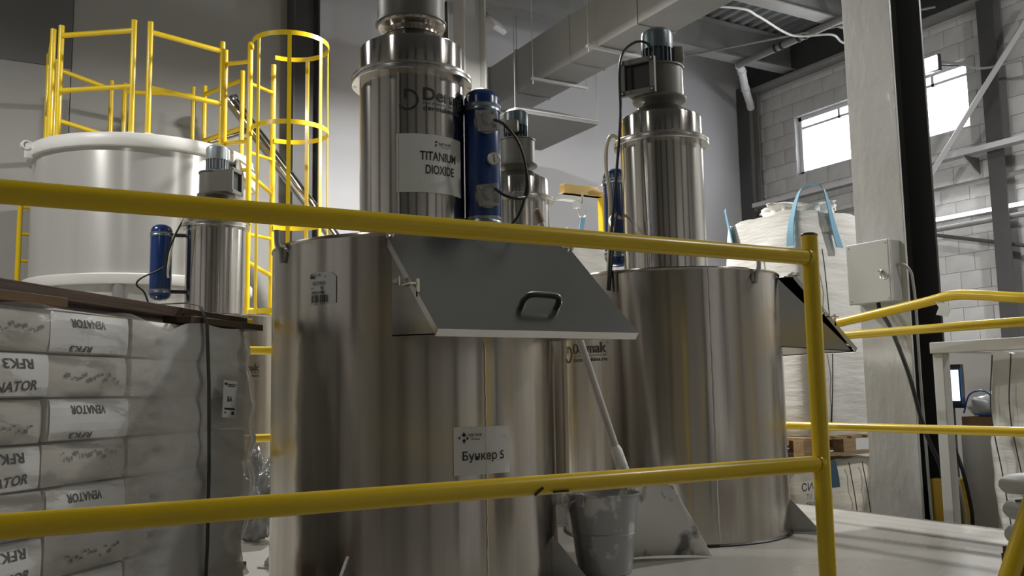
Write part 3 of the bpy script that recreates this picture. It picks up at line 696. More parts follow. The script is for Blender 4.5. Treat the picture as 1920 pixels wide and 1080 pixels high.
# ================================================================== WHITE TANK, ITS RAIL PANELS AND CAGED LADDER
TK = (1.33, 9.65)
tk = thing('storage_tank', 'big round off-white tank with flanged rim', 'tank', (TK[0], TK[1], 0))
MB().lathe([(.99, 1.80), (1.0, 1.80), (1.0, 3.02)], 128).build('tank_shell', white_tank, tk)
MB().lathe([(1.0, 2.985), (1.05, 2.985), (1.06, 3.0), (1.06, 3.085), (1.05, 3.10), (.93, 3.105), (0, 3.11)], 128).build('top_flange', white_rim, tk)
MB().lathe([(1.0, 1.83), (1.05, 1.83), (1.06, 1.82), (1.06, 1.75), (1.05, 1.735), (1.0, 1.735)], 128).build('bottom_flange', white_rim, tk)
MB().lathe([(.995, 1.74), (.995, 1.35), (.4, .8), (.15, .75), (0, .75)], 96).build('cone', white_tank, tk)
for k in range(6):
    a = 2 * PI * k / 6 + .2; MB().tube([(1.0 * math.cos(a), 1.0 * math.sin(a), 0), (1.0 * math.cos(a), 1.0 * math.sin(a), 1.76)], .05, 12).build('leg', beam_grey, tk)
a = D2R(-166); lg = MB(); lg.box((1.075 * math.cos(a), 1.075 * math.sin(a), 3.03), (.07, .03, .16), a, .008); lg.lathe([(.03, -.025), (.045, -.025), (.045, .025), (.03, .025), (.03, -.025)], 16, (1.1 * math.cos(a), 1.1 * math.sin(a), 3.07), (-math.sin(a), math.cos(a), 0)); lg.build('lifting_lug', white_rim, tk)
a = D2R(-40); nz_ = MB(); nz_.lathe([(.12, -.04), (.12, .10), (.20, .10), (.20, .135), (.19, .14), (0, .15)], 32, (1.0 * math.cos(a), 1.0 * math.sin(a), 2.86), (math.cos(a), math.sin(a), .25)); nz_.build('side_nozzle', white_rim, tk)
# railing panels round the tank roof (two posts, two bars each)
desc = {0: 'yellow rail panel on the tank roof, front left of the pair facing the camera', 1: 'yellow rail panel on the tank roof facing the camera, next to the caged ladder', 2: 'yellow rail panel at the left side of the tank roof, seen edge-on',
        3: 'yellow rail panel at the rear left of the tank roof', 4: 'yellow rail panel at the back of the tank roof, behind the front pair', 5: 'yellow rail panel at the rear of the tank roof beside the caged ladder'}
for i, ac in enumerate((-127.5, -74.5, -180.5, -233.5, -286.5, -339.5)):
    t = thing('rail_panel', desc[i], 'railing', (TK[0], TK[1], 3.10), 0, 'rail panels round the tank roof')
    P = [(.95 * math.cos(D2R(ac + s * 22.3)), .95 * math.sin(D2R(ac + s * 22.3))) for s in (-1, 1)]
    for q in P:
        po = MB().tube([(*q, 0), (*q, 1.085)], .026, 12).build('post', yellow, t)
        MB().box((*q, .008), (.13, .10, .016), D2R(ac)).build('foot_plate', white_rim, po, False)
    for zc in (.99, .46): MB().tube([(*P[0], zc), (*P[1], zc)], .0245, 12).build('rail', yellow, t)
# caged ladder
S1 = Vector((2.146, 8.75, 0)); S2 = Vector((2.425, 8.935, 0)); e = (S2 - S1).normalized(); nn = Vector((e.y, -e.x, 0)); mid = (S1 + S2) / 2
ld = thing('caged_ladder', 'yellow ladder with a round safety cage beside the white tank', 'ladder', mid)
h0 = (S1 - mid); h1_ = (S2 - mid)
MB().tube([h0, h0 + Vector((0, 0, 4.17))], .027, 12).build('stile', yellow, ld)
MB().tube([h1_, h1_ + Vector((0, 0, 4.05))], .027, 12).build('stile', yellow, ld)
for zc in (3.76, 3.07, 2.27, 1.55, .85, .3):
    MB().tube([h0 + Vector((0, 0, zc)), h1_ + Vector((0, 0, zc))], .016, 10).build('rung', yellow, ld)
RC = .365; cc = nn * .36
def hoop_pts(zc, zd=0):
    out = [h0 + Vector((0, 0, zc))]
    a0 = math.atan2((h0 - cc).y, (h0 - cc).x); a1 = math.atan2((h1_ - cc).y, (h1_ - cc).x)
    # go the long way round, through the +nn side
    am = math.atan2(nn.y, nn.x)
    while a0 > am: a0 -= 2 * PI
    while a1 < am: a1 += 2 * PI
    return [cc + Vector((RC * math.cos(a0 + (a1 - a0) * k / 30), RC * math.sin(a0 + (a1 - a0) * k / 30), zc)) for k in range(31)]
for zc in (4.12, 3.26, 2.38, 1.5):
    m = MB(); m.strip(hoop_pts(zc), (0, 0, 1), .045, .007); m.build('cage_hoop', yellow, ld)
hp = hoop_pts(0)
for k in (5, 10, 15, 20, 25):
    p = hp[k]; rad = (p - cc).normalized()
    m = MB(); m.strip([p + Vector((0, 0, 1.45)), p + Vector((0, 0, 4.14))], Vector((-rad.y, rad.x, 0)), .038, .008); m.build('cage_strap', yellow, ld)
# brackets from the ladder to the tank roof rail and shell
br = MB(); w2 = Vector((1.95, 8.93, 0)) - mid
for zc in (3.18, 3.98, 2.9): MB().tube([h0 + Vector((0, 0, zc)), w2 + Vector((0, 0, zc))], .02, 10).build('tie_bar', yellow, ld)
br = MB(); br.tube([w2 + Vector((0, 0, 3.12)), w2 + Vector((0, 0, 4.12))], .024, 12); br.build('entry_post', yellow, ld)
for za, zb_ in ((2.86, 2.72), (2.0, 1.9)): MB().tube([h0 + Vector((0, 0, za)), h1_ + Vector((0, 0, zb_))], .022, 10).build('diagonal_brace', yellow, ld)
# second ladder, left of the tank
l2 = thing('ladder', 'plain yellow ladder showing at the left edge of the white tank', 'ladder', (.27, 10.62, 0))
for o_ in ((0, 0, 0), (.36, .12, 0)): MB().tube([Vector(o_), Vector(o_) + Vector((0, 0, 2.95))], .027, 12).build('stile', yellow, l2)
for k in range(10): MB().tube([(0, 0, .2 + k * .28), (.36, .12, .2 + k * .28)], .016, 10).build('rung', yellow, l2)
# inclined stainless conveyor pipe behind the cage
cp = thing('conveyor_pipe', 'slanting stainless pipe with a Y branch behind the ladder cage', 'pipe', (2.4, 10.5, 0))
A_ = Vector((-.03, .02, 4.13)); B_ = Vector((.95, -.54, 2.60))
MB().tube([A_, B_, B_ + (B_ - A_) * .75], .075, 24).build('main_pipe', polish, cp)
MB().lathe([(0, .02), (.095, .02), (.095, -.02), (0, -.02)], 24, A_, B_ - A_).build('end_flange', edge_steel, cp)
J = A_ + (B_ - A_) * .24
MB().tube([J, Vector((-.30, .16, 3.60)), Vector((-.42, .2, 3.36))], .065, 20).build('branch_pipe', polish, cp)
MB().tube([B_ + (B_ - A_) * .75, (B_ + (B_ - A_) * .75) * Vector((1, 1, 0)) if False else Vector((1.69, -.96, 0))], .03, 10).build('support_leg', beam_grey, cp)

# ================================================================== SACK PALLET IN THE FOREGROUND
az = D2R(44); dirv = Vector((math.sin(az), math.cos(az), 0)); back = Vector((-dirv.y, dirv.x, 0)); outw = -back
P95 = Vector((.866 * -1.207 + .5 * 2.4, .5 * 1.207 + .866 * 2.4, 0))
org = P95 - dirv * .33
lo = thing('sack_pallet', 'film-wrapped pallet of upside-down printed paper sacks strapped under planks', 'pallet load', org, math.atan2(dirv.y, dirv.x))
# local: +x along the visible face (from the camera side away), +y = into the stack, -y = outwards
NC, NL, SW, SH, SD = 4, 7, .33, .117, .52
def sack_mesh(seed):
    rnd = random.Random(seed); bm = bmesh.new(); bmesh.ops.create_cube(bm, size=1)
    bmesh.ops.scale(bm, vec=(SW - .002, SD, SH - .001), verts=bm.verts)
    bmesh.ops.subdivide_edges(bm, edges=bm.edges[:], cuts=5, use_grid_fill=True)
    for v in bm.verts:
        x, y, z = v.co.x / (SW / 2), v.co.y / (SD / 2), v.co.z / (SH / 2)
        v.co.z *= 1 - .05 * max(abs(x) ** 8, abs(y) ** 8); v.co.x *= 1 - .03 * abs(z) ** 3; v.co.y *= 1 - .02 * abs(z) ** 4
        if y < -.9: v.co.y -= .012 * (1 - x * x) * (1 - z * z)
    mb = MB(); bm.verts.index_update(); mb.v = [tuple(v.co) for v in bm.verts]; mb.f = [tuple(v.index for v in f.verts) for f in bm.faces]; mb.m = [0] * len(mb.f); bm.free()
    return mb.mesh('sack', kraft, True, 60)
sacks = [sack_mesh(k) for k in range(3)]
random.seed(11)
z0 = .142
for L in range(NL):
    for c in range(NC):
        so = link('sack', sacks[(L * 2 + c) % 3], lo, (SW * (c + .5) - .33 + .33 - .0, SD / 2 + .012 + random.uniform(-.008, .010), z0 + SH * (L + .5)))
        so.rotation_euler = (0, random.uniform(-.008, .008), random.uniform(-.012, .012))
        printed = (L + c) % 2 == (1 if True else 0)
        def fpl(u, v_, h):
            x, z = u / (SW / 2), v_ / (SH / 2)
            return (u, -SD / 2 * (1 - .02 * min(1, abs(z)) ** 4) - .012 * (1 - x * x) * (1 - z * z) - .0035 - h, v_)
        if printed and c < 2:
            d = Decal(); [d.rect(-.158, -.052 + .021 * q, .158, -.031 + .021 * q, 1, .0, 12) for q in range(5)]
            if c == 0:
                d.text('RFK3', .045, .028, .105, .026, bold=.02, flip=True, h=.0015); d.text('VENATOR', .02, -.030, .19, .026, bold=.02, h=.0015, slant=.06)
            else:
                d.text('VENATOR', -.022, .026, .135, .024, bold=.02, flip=True, h=.0015); d.text('RFK3', -.045, -.043, .085, .016, bold=.02, flip=True, h=.0015)
            d.build('print_panel', [ink, kraft_w], fpl, so)
        else:
            d = Decal(); rnd = random.Random(L * 7 + c)
            y0 = rnd.uniform(-.02, .02)
            if c < 2:
                xq = -.10
                while xq < .12:
                    w = rnd.uniform(.004, .016); hh = rnd.uniform(.004, .012); yy = y0 + rnd.uniform(-.012, .012); d.rect(xq, yy - hh / 2, xq + w, yy + hh / 2); xq += w + rnd.uniform(.003, .012)
            else:
                d.rect(-.06, y0 - .012, .06, y0 + .006, 0, .0, 4)
            d.build('print_stamp', inkgrey, fpl, so)
# wooden pallet beneath
for yy in (.06, .28, .5):
    MB().box((.66, yy, .011), (1.32, .10, .022)).build('bottom_board', wood_l, lo, False)
    for xx in (.07, .66, 1.25): MB().box((xx, yy, .067), (.14, .10, .09)).build('pallet_block', wood_l, lo, False)
for k in range(7): MB().box((.07 + k * .197, .28, .127), (.145, .56, .022)).build('top_board', wood_l, lo, False)
# planks on top
zt = z0 + SH * NL + .004
MB().span((-.60, -.02, zt), (.36, .20, zt + .026), .002).build('plank', wood_b, lo, False)
pm = MB().span((-.06, .03, 0), (1.36, .19, .034), .002).build('plank', wood_d, lo, False); pm.location = (0, 0, zt + .03); pm.rotation_euler = (0, .012, 0)
MB().span((.5, .24, zt), (1.34, .40, zt + .026), .002).build('plank', wood_d, lo, False)
MB().span((.9, -.035, 0), (1.36, .07, .022), .002).build('plank', wood_d, lo, False).location = (0, 0, zt - .002)
# stretch film: one wavy skin round the face and the far end
def film_skin():
    path = [(-.02, -.012), (.33, -.014), (.66, -.014), (1.0, -.014), (1.24, -.012), (1.30, -.004), (1.333, .02), (1.34, .06), (1.342, .3), (1.34, .54)]
    pts = smoothpath([(p[0], p[1], 0) for p in path], 14); N = len(pts); H = 60; v = []; f = []
    rnd = random.Random(5); ph = [rnd.uniform(0, 6.28) for _ in range(20)]
    for i, p in enumerate(pts):
        tg = (pts[min(i + 1, N - 1)] - pts[max(i - 1, 0)]).normalized(); nr = Vector((tg.y, -tg.x, 0)); s = i / N
        far = max(0, min(1, (p.x - .75) / .5))
        ztop = zt + .002 - (.03 * math.exp(-((p.x - .78) / .09) ** 2) + .012 * math.sin(9 * p.x + 1) ** 2) - .10 * max(0, min(1, (p.x - 1.12) / .2)) * 0
        for j in range(H + 1):
            q = j / H; zc = .10 + (ztop - .10) * q
            b = .006 * abs(math.sin(PI * (zc - z0) / SH)) + .004 * math.sin(13 * p.x + 9 * zc + ph[0]) + .004 * math.sin(31 * p.x - 21 * zc + ph[1]) + .0025 * math.sin(60 * zc + 14 * p.x + ph[2])
            b += far * (.010 * math.sin(17 * zc + 6 * p.x + ph[3]) + .012 * math.sin(9.5 * zc - 11 * p.x + ph[4]) + .006 * math.sin(40 * zc + 22 * p.x))
            v.append(p + nr * (.014 + b) + Vector((0, 0, zc)))
    for i in range(N - 1):
        for j in range(H): f.append((i * (H + 1) + j, (i + 1) * (H + 1) + j, (i + 1) * (H + 1) + j + 1, i * (H + 1) + j + 1))
    mb = MB(); mb.add(v, f); return mb
film_skin().build('stretch_film', film, lo, True, 180)
st = MB(); sx = .96; st.strip([(sx, .24, zt + .068), (sx, .02, zt + .068), (sx, -.03, zt + .055), (sx + .004, -.052, zt), (sx + .01, -.060, zt - .2), (sx + .02, -.060, .5), (sx + .022, -.058, .25), (sx + .022, -.05, .02)], (1, 0, 0), .018, .002)
st.build('strap', mat('dark_green_strap', (.05, .055, .05), .4), lo)
st = Decal(); st.rect(-.042, -.062, .042, .062, 1, 0, 3); st.text('BA', 0, .0, .03, .018, bold=.02, h=.001); st.rect(-.036, .046, -.02, .054, 0, .001); st.rect(-.016, .048, .036, .051, 0, .001); st.rect(-.016, .042, .03, .045, 0, .001); st.rect(-.03, -.036, .034, -.030, 0, .001); st.rect(.014, -.052, .03, -.042, 0, .001); st.rect(-.03, -.048, -.02, -.044, 0, .001)
tag(st.build('shipping_label', [ink, paper], on_plane((1.09, -.064, .715), (1, 0, -.06), (.06, 0, 1)), lo), 'small white shipping label')

# ================================================================== BUCKET, SHOVEL, PLASTIC BAG
bk = thing('bucket', 'dented metal bucket dusted with white powder beside the hopper foot', 'bucket', (2.19, 3.09, 0), .3)
bk.rotation_euler = (D2R(0), 0, .3)
b = MB(); b.lathe([(0, .006), (.100, .006), (.103, 0), (.107, .004), (.146, .305), (.151, .308), (.151, .316), (.145, .314), (.142, .305), (.104, .012)], 64); b.build('pail', zinc, bk)
b = MB(); b.lathe([(.1275, .155), (.130, .160), (.1285, .165)], 64); b.build('bead', zinc, bk)
b = MB(); hh = [(.147 * math.cos(PI * k / 16), .03 + .10 * math.sin(PI * k / 16) * .9, .300 - .08 * math.sin(PI * k / 16)) for k in range(17)]
b.tube([(p[0], p[1] - .03 + (.03 if 0 < i < 16 else .0), p[2]) for i, p in enumerate(hh)], .004, 8); b.build('bail_handle', galv_light, bk)
for s in (-1, 1): MB().box((s * .147, 0, .296), (.010, .04, .05), 0, .003).build('ear', zinc, bk)
sv = thing('shovel', 'long-handled aluminium scoop shovel leaning between two hoppers', 'shovel', (2.62, 3.20, 0))
o = Vector((2.62, 3.20, 0))
top = Vector((2.075, 3.36, 1.50)) - o; low = Vector((2.345, 3.19, .45)) - o; tip = low + (low - top).normalized() * .30
m = MB(); m.tube([top, low + (low - top).normalized() * .02], .016, 14); m.build('handle', mat('worn_grey_handle', (.62, .61, .59), .4, var=.4, color2=(.46, .42, .38), vscale=(12, 12, 3)), sv)
m = MB(); m.lathe([(0, .018), (.010, .015), (.018, .005), (.019, -.03), (.0165, -.05)], 14, top, (top - low)); m.build('grip', wood_h, sv)
m = MB(); dd = (low - top).normalized(); m.lathe([(.0175, -.02), (.024, .0), (.027, .10), (.020, .20), (0, .21)], 16, low - dd * .02, dd); m.build('socket', alu, sv)
# blade: trough-shaped sheet, from the socket down to the floor
shoulder = low + dd * .12
bl = MB(); vs_ = []; NU, NV = 14, 12
e0 = Vector((2.66, 3.33, .015)) - o; e1 = Vector((2.80, 3.13, .015)) - o   # cutting edge on the floor
up0 = Vector((2.40, 3.17, .33)) - o; up1 = Vector((2.52, 3.06, .335)) - o
e0 = Vector((2.445, 3.27, .012)) - o; e1 = Vector((2.76, 3.10, .012)) - o
nb = (e1 - e0).cross(up0 - e0).normalized()
if nb.y > 0: nb = -nb
for j in range(NV + 1):
    t_ = j / NV; L_ = up0.lerp(e0, t_); R2 = up1.lerp(e1, t_)
    for i in range(NU + 1):
        s_ = i / NU; p = L_.lerp(R2, s_); p = p + nb * (.035 * (abs(2 * s_ - 1) ** 2.5) * (1 - .55 * t_) - .012 * math.sin(PI * t_) - .0)
        p.z = max(p.z, .004); vs_.append(p)
fs_ = [(j * (NU + 1) + i, j * (NU + 1) + i + 1, (j + 1) * (NU + 1) + i + 1, (j + 1) * (NU + 1) + i) for j in range(NV) for i in range(NU)]
bl.add(vs_, fs_); bo = bl.build('blade', alu, sv, True, 60); so_ = bo.modifiers.new('thick', 'SOLIDIFY'); so_.thickness = .003

pb = MB(); bmx = bmesh.new(); bmesh.ops.create_icosphere(bmx, subdivisions=4, radius=1)
from mathutils import noise
for vtx in bmx.verts:
    p = vtx.co.copy(); k = .8 + .5 * noise.noise(p * 2.3) + .22 * noise.noise(p * 6); vtx.co = Vector((p.x * .15 * k, p.y * .13 * k, max(p.z * .22 * k + .19, .004) if p.z < 0 else p.z * .25 * k + .19))
bmx.verts.index_update(); pb.v = [tuple(v.co) for v in bmx.verts]; pb.f = [tuple(v.index for v in f.verts) for f in bmx.faces]; pb.m = [0] * len(pb.f); bmx.free()
pbt = thing('rubbish_sack', 'crumpled translucent plastic sack on the floor beyond the sack pallet', 'plastic bag', (1.24, 4.75, 0))
pb.build('sack_body', mat('grey_translucent_plastic', (.33, .335, .34), .22, var=1, color2=(.12, .12, .12), vscale=(14, 14, 14), coat=.5), pbt, True, 180)
MB().tube(smoothpath([(-.12, -.02, .21), (-.05, -.14, .20), (.06, -.14, .215), (.13, -.02, .22)], 6), .006, 6).build('tie_string', whitepvc, pbt)

# ================================================================== BIG BAGS
def big_bag(name, label, loc, sx, sy, h, m, seed, rz=0, flat_top=False, slump=.05, group=None):
    t = thing(name, label, 'big bag', loc, rz, group)
    bm = bmesh.new(); bmesh.ops.create_cube(bm, size=2); bmesh.ops.subdivide_edges(bm, edges=bm.edges[:], cuts=15, use_grid_fill=True)
    for v in bm.verts:
        x, y, z = v.co; 
        # round the plan outline, bulge the belly
        k = 1 - .10 * (abs(x) ** 4) * (abs(y) ** 4)
        q = (z + 1) / 2
        bul = 1 + .06 * math.sin(PI * min(1, q * 1.05)) - .03 * max(0, q - .85) / .15
        fold = .012 * math.sin(34 * q + 3 * x + 2 * y + seed) * (abs(x) > .99 or abs(y) > .99)
        nz1 = noise.noise(Vector((x * 1.5, y * 1.5, q * 3 + seed))) * .05
        v.co.x = x * sx / 2 * k * (bul + fold + nz1); v.co.y = y * sy / 2 * k * (bul + fold + nz1)
        zz_ = q * h
        if not flat_top and q > .98:
            r = max(abs(x), abs(y)); zz_ -= slump * math.sin(PI * min(1, (1 - r) * 1.2)) * .6 - .03 * noise.noise(Vector((x * 2, y * 2, seed)))
        v.co.z = zz_ + (.02 * noise.noise(Vector((x * 3, y * 3, seed + 4))) * (q > .5))
        if q < .05: v.co.x *= .97; v.co.y *= .97
    mb = MB(); bm.verts.index_update(); mb.v = [tuple(v.co) for v in bm.verts]; mb.f = [tuple(v.index for v in f.verts) for f in bm.faces]; mb.m = [0] * len(mb.f); bm.free()
    body = mb.build('bag_body', m, t, True, 60)
    return t, body
bagx, bagy = 5.80, 5.40
ub, ubb = big_bag('big_bag', 'tall white bulk bag with light blue loops standing on a pallet by the column', (bagx + .08, bagy, .345), .88, .86, 1.76, bag_w, 2, 0, False, .10)
# filling spout skirt on top
sk = MB(); prof = [(.33, 1.58), (.31, 1.67), (.28, 1.74), (.26, 1.80), (.28, 1.845), (.30, 1.85), (.27, 1.835)]
v_ = []; f_ = []; NS = 48
for j, (r, zc) in enumerate(prof):
    for k in range(NS):
        a = 2 * PI * k / NS; rr = r * (1 + .07 * math.sin(7 * a + j) + .05 * math.sin(13 * a)); v_.append((-.06 + rr * math.cos(a), -.10 + rr * math.sin(a), zc + .02 * math.sin(3 * a + j)))
for j in range(len(prof) - 1):
    for k in range(NS): f_.append((j * NS + k, j * NS + (k + 1) % NS, (j + 1) * NS + (k + 1) % NS, (j + 1) * NS + k))
sk.add(v_, f_); sk.build('filling_spout', bag_w, ub, True, 180)
# loops: across the near corner, and at the left corner
lp = MB(); path = smoothpath([(-.468, -.37, 1.47), (-.462, -.375, 1.60), (-.43, -.39, 1.76), (-.37, -.40, 1.90), (-.31, -.41, 1.955), (-.22, -.425, 1.965), (-.14, -.44, 1.94), (-.10, -.45, 1.80), (-.07, -.455, 1.66), (-.04, -.482, 1.47)], 5)
sides = []
for i, p in enumerate(path):
    s = i / (len(path) - 1); sides.append(Vector((-.1, .95, 0)).lerp(Vector((.95, -.1, 0)), s).normalized() if s < .45 or s > .55 else Vector((.6, .6, 0)).normalized())
for i in range(len(path)):
    s = i / (len(path) - 1); a = -PI / 2 * 0 + s * PI / 2; sides[i] = Vector((math.sin(a) * 1 + .001, math.cos(a), 0)).normalized()
lp.strip(path, sides, .075, .006); lp.build('lifting_loop', webb, ub)
lp = MB(); path = smoothpath([(-.455, .26, 1.50), (-.45, .30, 1.68), (-.43, .36, 1.84), (-.41, .39, 1.90), (-.38, .42, 1.88), (-.34, .43, 1.72)], 5); lp.strip(path, [Vector((.6, .8, 0))] * len(path), .075, .006); lp.build('lifting_loop', webb, ub)
sw_ = MB()
for pts in ([(-.21, -.448, .05), (-.19, -.478, .6), (-.20, -.475, 1.0), (-.21, -.468, 1.3), (-.22, -.462, 1.45)], [(.26, -.445, .05), (.26, -.475, .5), (.25, -.475, 1.0), (.25, -.462, 1.45)], [(-.448, -.05, .05), (-.478, -.05, .5), (-.475, -.05, 1.0), (-.462, -.04, 1.45)]): sw_.tube(smoothpath(pts, 6), .004, 6)
sw_.build('seam_stitching', thread, ub)
def pallet(name, label, loc, sx=1.0, sy=1.0, h=.14, m=wood_l, rz=0):
    t = thing(name, label, 'pallet', loc, rz)
    for yy in (-1, 0, 1):
        MB().box((0, yy * (sy / 2 - .05), .011), (sx, .10, .022)).build('bottom_board', m, t, False)
        for xx in (-1, 0, 1): MB().box((xx * (sx / 2 - .07), yy * (sy / 2 - .05), .022 + (h - .044) / 2), (.14, .10, h - .044)).build('pallet_block', m, t, False)
    for k in range(6): MB().box((-sx / 2 + .07 + k * (sx - .14) / 5, 0, h - .011), (.12, sy, .022)).build('top_board', m, t, False)
    return t
pallet('wooden_pallet', 'wooden pallet between the two stacked bulk bags', (bagx, bagy, .20), 1.0, 1.0, .143)
lbg, lbb = big_bag('big_bag', 'cream bulk bag with printed code under the pallet behind the guard rail', (bagx - .13, bagy, -.86), 1.0, .96, 1.03, bag_c, 5, 0, True)
pallet('wooden_pallet', 'wooden pallet on the hall floor under the cream bulk bag', (bagx - .13, bagy, GZ), 1.1, 1.1, .14)
lb_m = MB(); lb_m.strip([(-.10, -.515, 1.03), (-.09, -.53, .90), (-.09, -.535, .83)], (1, 0, 0), .09, .004); tag(lb_m.build('webbing_tab', webd, lbg), 'dark blue webbing tab')
sw_ = MB()
for x_ in (.12, .27): sw_.tube(smoothpath([(x_, -.49, 1.0), (x_ + .005, -.53, .7), (x_ + .01, -.54, .4), (x_ + .01, -.505, .02)], 6), .004, 6)
sw_.tube(smoothpath([(-.40, -.50, .58), (-.34, -.52, .45), (-.28, -.525, .3)], 5), .005, 6); sw_.build('seam_stitching', thread, lbg)
d = Decal(); d.text('СИ-67', 0, .06, .23, .060, bold=.015, h=.004); d.text('ТУ 2212-01', .04, -.01, .22, .036, h=.004); d.text('48696320-2', .04, -.065, .24, .036, h=.004)
d.build('bag_print', inkblue, on_plane((-.385, -.578, .80), (1, 0, 0), (0, 0, 1)), lbg)

# bag lifting station seen between the filter towers
ls = thing('bag_station', 'yellow hoist post with beam, seen between the filter towers', 'hoist', (4.60, 6.36, GZ + .05))
MB().span((-.035, -.035, -.05), (.035, .035, 3.34), .004).build('post', yellow, ls, False)
MB().span((-.42, -.04, 3.33), (.04, .04, 3.41), .004).build('beam', mat('ochre_beam_paint', (.55, .36, .10), .5), ls, False)
MB().prism([(-.45, -.03, 3.33), (.02, -.03, 3.33), (.02, -.03, 3.40)], (0, 0, 0), (0, .06, 0)).build('gusset', frame_w, ls, False)
MB().tube(smoothpath([(-.02, -.05, 3.42), (-.04, -.08, 3.40), (-.10, -.1, 3.38)], 4), .03, 12).build('end_stop', whitepvc, ls)
hk = MB(); hk.tube([(-.26, -.06, 3.34), (-.26, -.06, 3.25)], .010, 8); hk.tube(smoothpath([(-.26, -.06, 3.25), (-.295, -.06, 3.21), (-.295, -.06, 3.15), (-.26, -.06, 3.12), (-.225, -.06, 3.15), (-.235, -.06, 3.19)], 5), .010, 8); hk.build('hook', galv_light, ls)
sp = MB(); sp.span((-.5, -.10, 3.26), (-.30, -.02, 3.29)); sp.span((-.345, -.09, 3.20), (-.30, -.04, 3.26)); sp.build('spreader', frame_w, ls, False)
hb, _ = big_bag('big_bag', 'white bulk bag hanging by a blue strap from the yellow hoist', (4.20, 6.25, 1.40), .52, .5, .60, bag_w, 9, 0, False, .05)
MB().strip(smoothpath([(.13, .05, 1.83 - .06), (.11, .04, 1.72), (.05, .03, .60)][::-1] if False else [(.06, .0, .55), (.10, .02, .67), (.14, .045, .78)], 4), (1, 0, 0), .045, .005).build('lifting_loop', webb, hb)
fs = thing('steel_rack', 'white steel rack behind the hoist, seen under the top rail', 'rack', (4.35, 6.55, 0))
for xx in (-.35, .18): MB().span((xx - .02, -.02, 0), (xx + .02, .02, 1.95)).build('upright', frame_w, fs, False)
for zc in (1.60, 1.88): MB().span((-.33, -.02, zc - .03), (.16, .02, zc)).build('crossbar', frame_w, fs, False)

# ================================================================== RIGHT-HAND FRAME, BAG, SACKS, CABINETS
bf = thing('bulk_bag_stand', 'light grey square-tube stand holding a bulk bag at the right', 'stand', (5.2, 3.65, GZ))
for x_, y_ in ((0, 0), (0, -1.25), (1.1, 0), (1.1, -1.25)): MB().span((x_ - .035, y_ - .035, 0), (x_ + .035, y_ + .035, 1.915), .004).build('leg', frame_w, bf, False)
for a_, b_ in (((-.045, -1.29, 1.915), (.045, .045, 1.985)), ((1.055, -1.29, 1.915), (1.145, .045, 1.985)), ((.046, -.04, 1.92), (1.054, .04, 1.98)), ((.046, -1.29, 1.92), (1.054, -1.21, 1.98))): MB().span(a_, b_, .004).build('top_bar', frame_w, bf, False)
rb, _ = big_bag('big_bag', 'creased white bulk bag hanging in the light grey frame', (5.76, 3.15, -.55), .66, .76, 1.46, bag_w, 13, 0, False, .06)
sw_ = MB()
for y_ in (.18, .30): sw_.tube(smoothpath([(-.345, y_, 1.45), (-.37, y_ + .02, 1.1), (-.375, y_ - .03, .7), (-.365, y_ - .06, .3)], 6), .004, 6)
sw_.build('seam_stitching', thread, rb)
lp = MB(); lp.strip(smoothpath([(-.37, -.02, 1.50), (-.385, -.04, 1.30), (-.395, -.10, 1.05), (-.39, -.14, .98)], 5), (0, 1, 0), .075, .006); lp.build('lifting_loop', webd, rb)
cabn = thing('white_cabinet', 'tall plain white cabinet behind the light grey frame', 'cabinet', (6.78, 4.0, GZ))
MB().span((-.3, -1.2, 0), (.35, .62, 2.05), .006).build('carcass', panel_light, cabn, False)
for y_ in (-1.18, -.58, .02): MB().span((-.318, y_, .06), (-.298, y_ + .58, 2.01), .004).build('door', mat('white_cabinet_paint', (.80, .80, .80), .4), cabn, False)
scn = thing('control_screen', 'small bright screen with blue edge beside the light grey frame', 'screen', (5.80, 4.03, .56))
MB().span((-.02, -.11, 0), (.02, .09, .30), .006).build('housing', steel_dark, scn, False)
MB().span((-.026, -.10, .05), (-.02, .05, .26)).build('display', mat('screen_glow', (.8, .85, .9), .3, emit=(.8, .9, 1), estr=1.6), scn, False)
MB().span((-.028, -.112, .03), (-.018, -.100, .27)).build('edge_strip', blueplas, scn, False)
MB().span((-.012, -.03, -1.56), (.012, .0, .0)).build('stand', steel_dark, scn, False)
pbg = thing('plastic_bundle', 'clear plastic bundle with blue edging on a carton behind the frame', 'bundle', (5.93, 3.83, .505))
pb = MB(); bmx = bmesh.new(); bmesh.ops.create_icosphere(bmx, subdivisions=3, radius=1)
for vtx in bmx.verts:
    p = vtx.co.copy(); k = .9 + .35 * noise.noise(p * 2.0 + Vector((4, 1, 0))); vtx.co = Vector((p.x * .14 * k, p.y * .14 * k, (p.z + .86) * .085 * k))
bmx.verts.index_update(); pb.v = [tuple(v.co) for v in bmx.verts]; pb.f = [tuple(v.index for v in f.verts) for f in bmx.faces]; pb.m = [0] * len(pb.f); bmx.free()
pb.build('wrapping', mat('crinkled_clear_plastic', (.62, .64, .66), .2, coat=.6, bump=.6, bscale=(20, 20, 20)), pbg, True, 180)
MB().tube(smoothpath([(-.13, .10, .02), (-.12, .05, .15), (-.10, -.06, .16), (-.12, -.13, .03), (-.13, .02, .01)], 5), .006, 6).build('edging', blueplas, pbg)
ct = MB(); ct.span((5.80, 3.70, .40), (6.10, 3.95, .503), .003); tag(ct.build('cardboard_carton', cardboard, None, False), 'open brown carton under the clear plastic bundle', 'carton')
ct = MB(); ct.span((5.78, 3.70, GZ), (6.12, 3.95, .398), .004); tag(ct.build('white_crate', mat('white_cabinet_paint', (.80, .80, .80), .4), None, False), 'white crate under the brown carton inside the frame', 'crate')

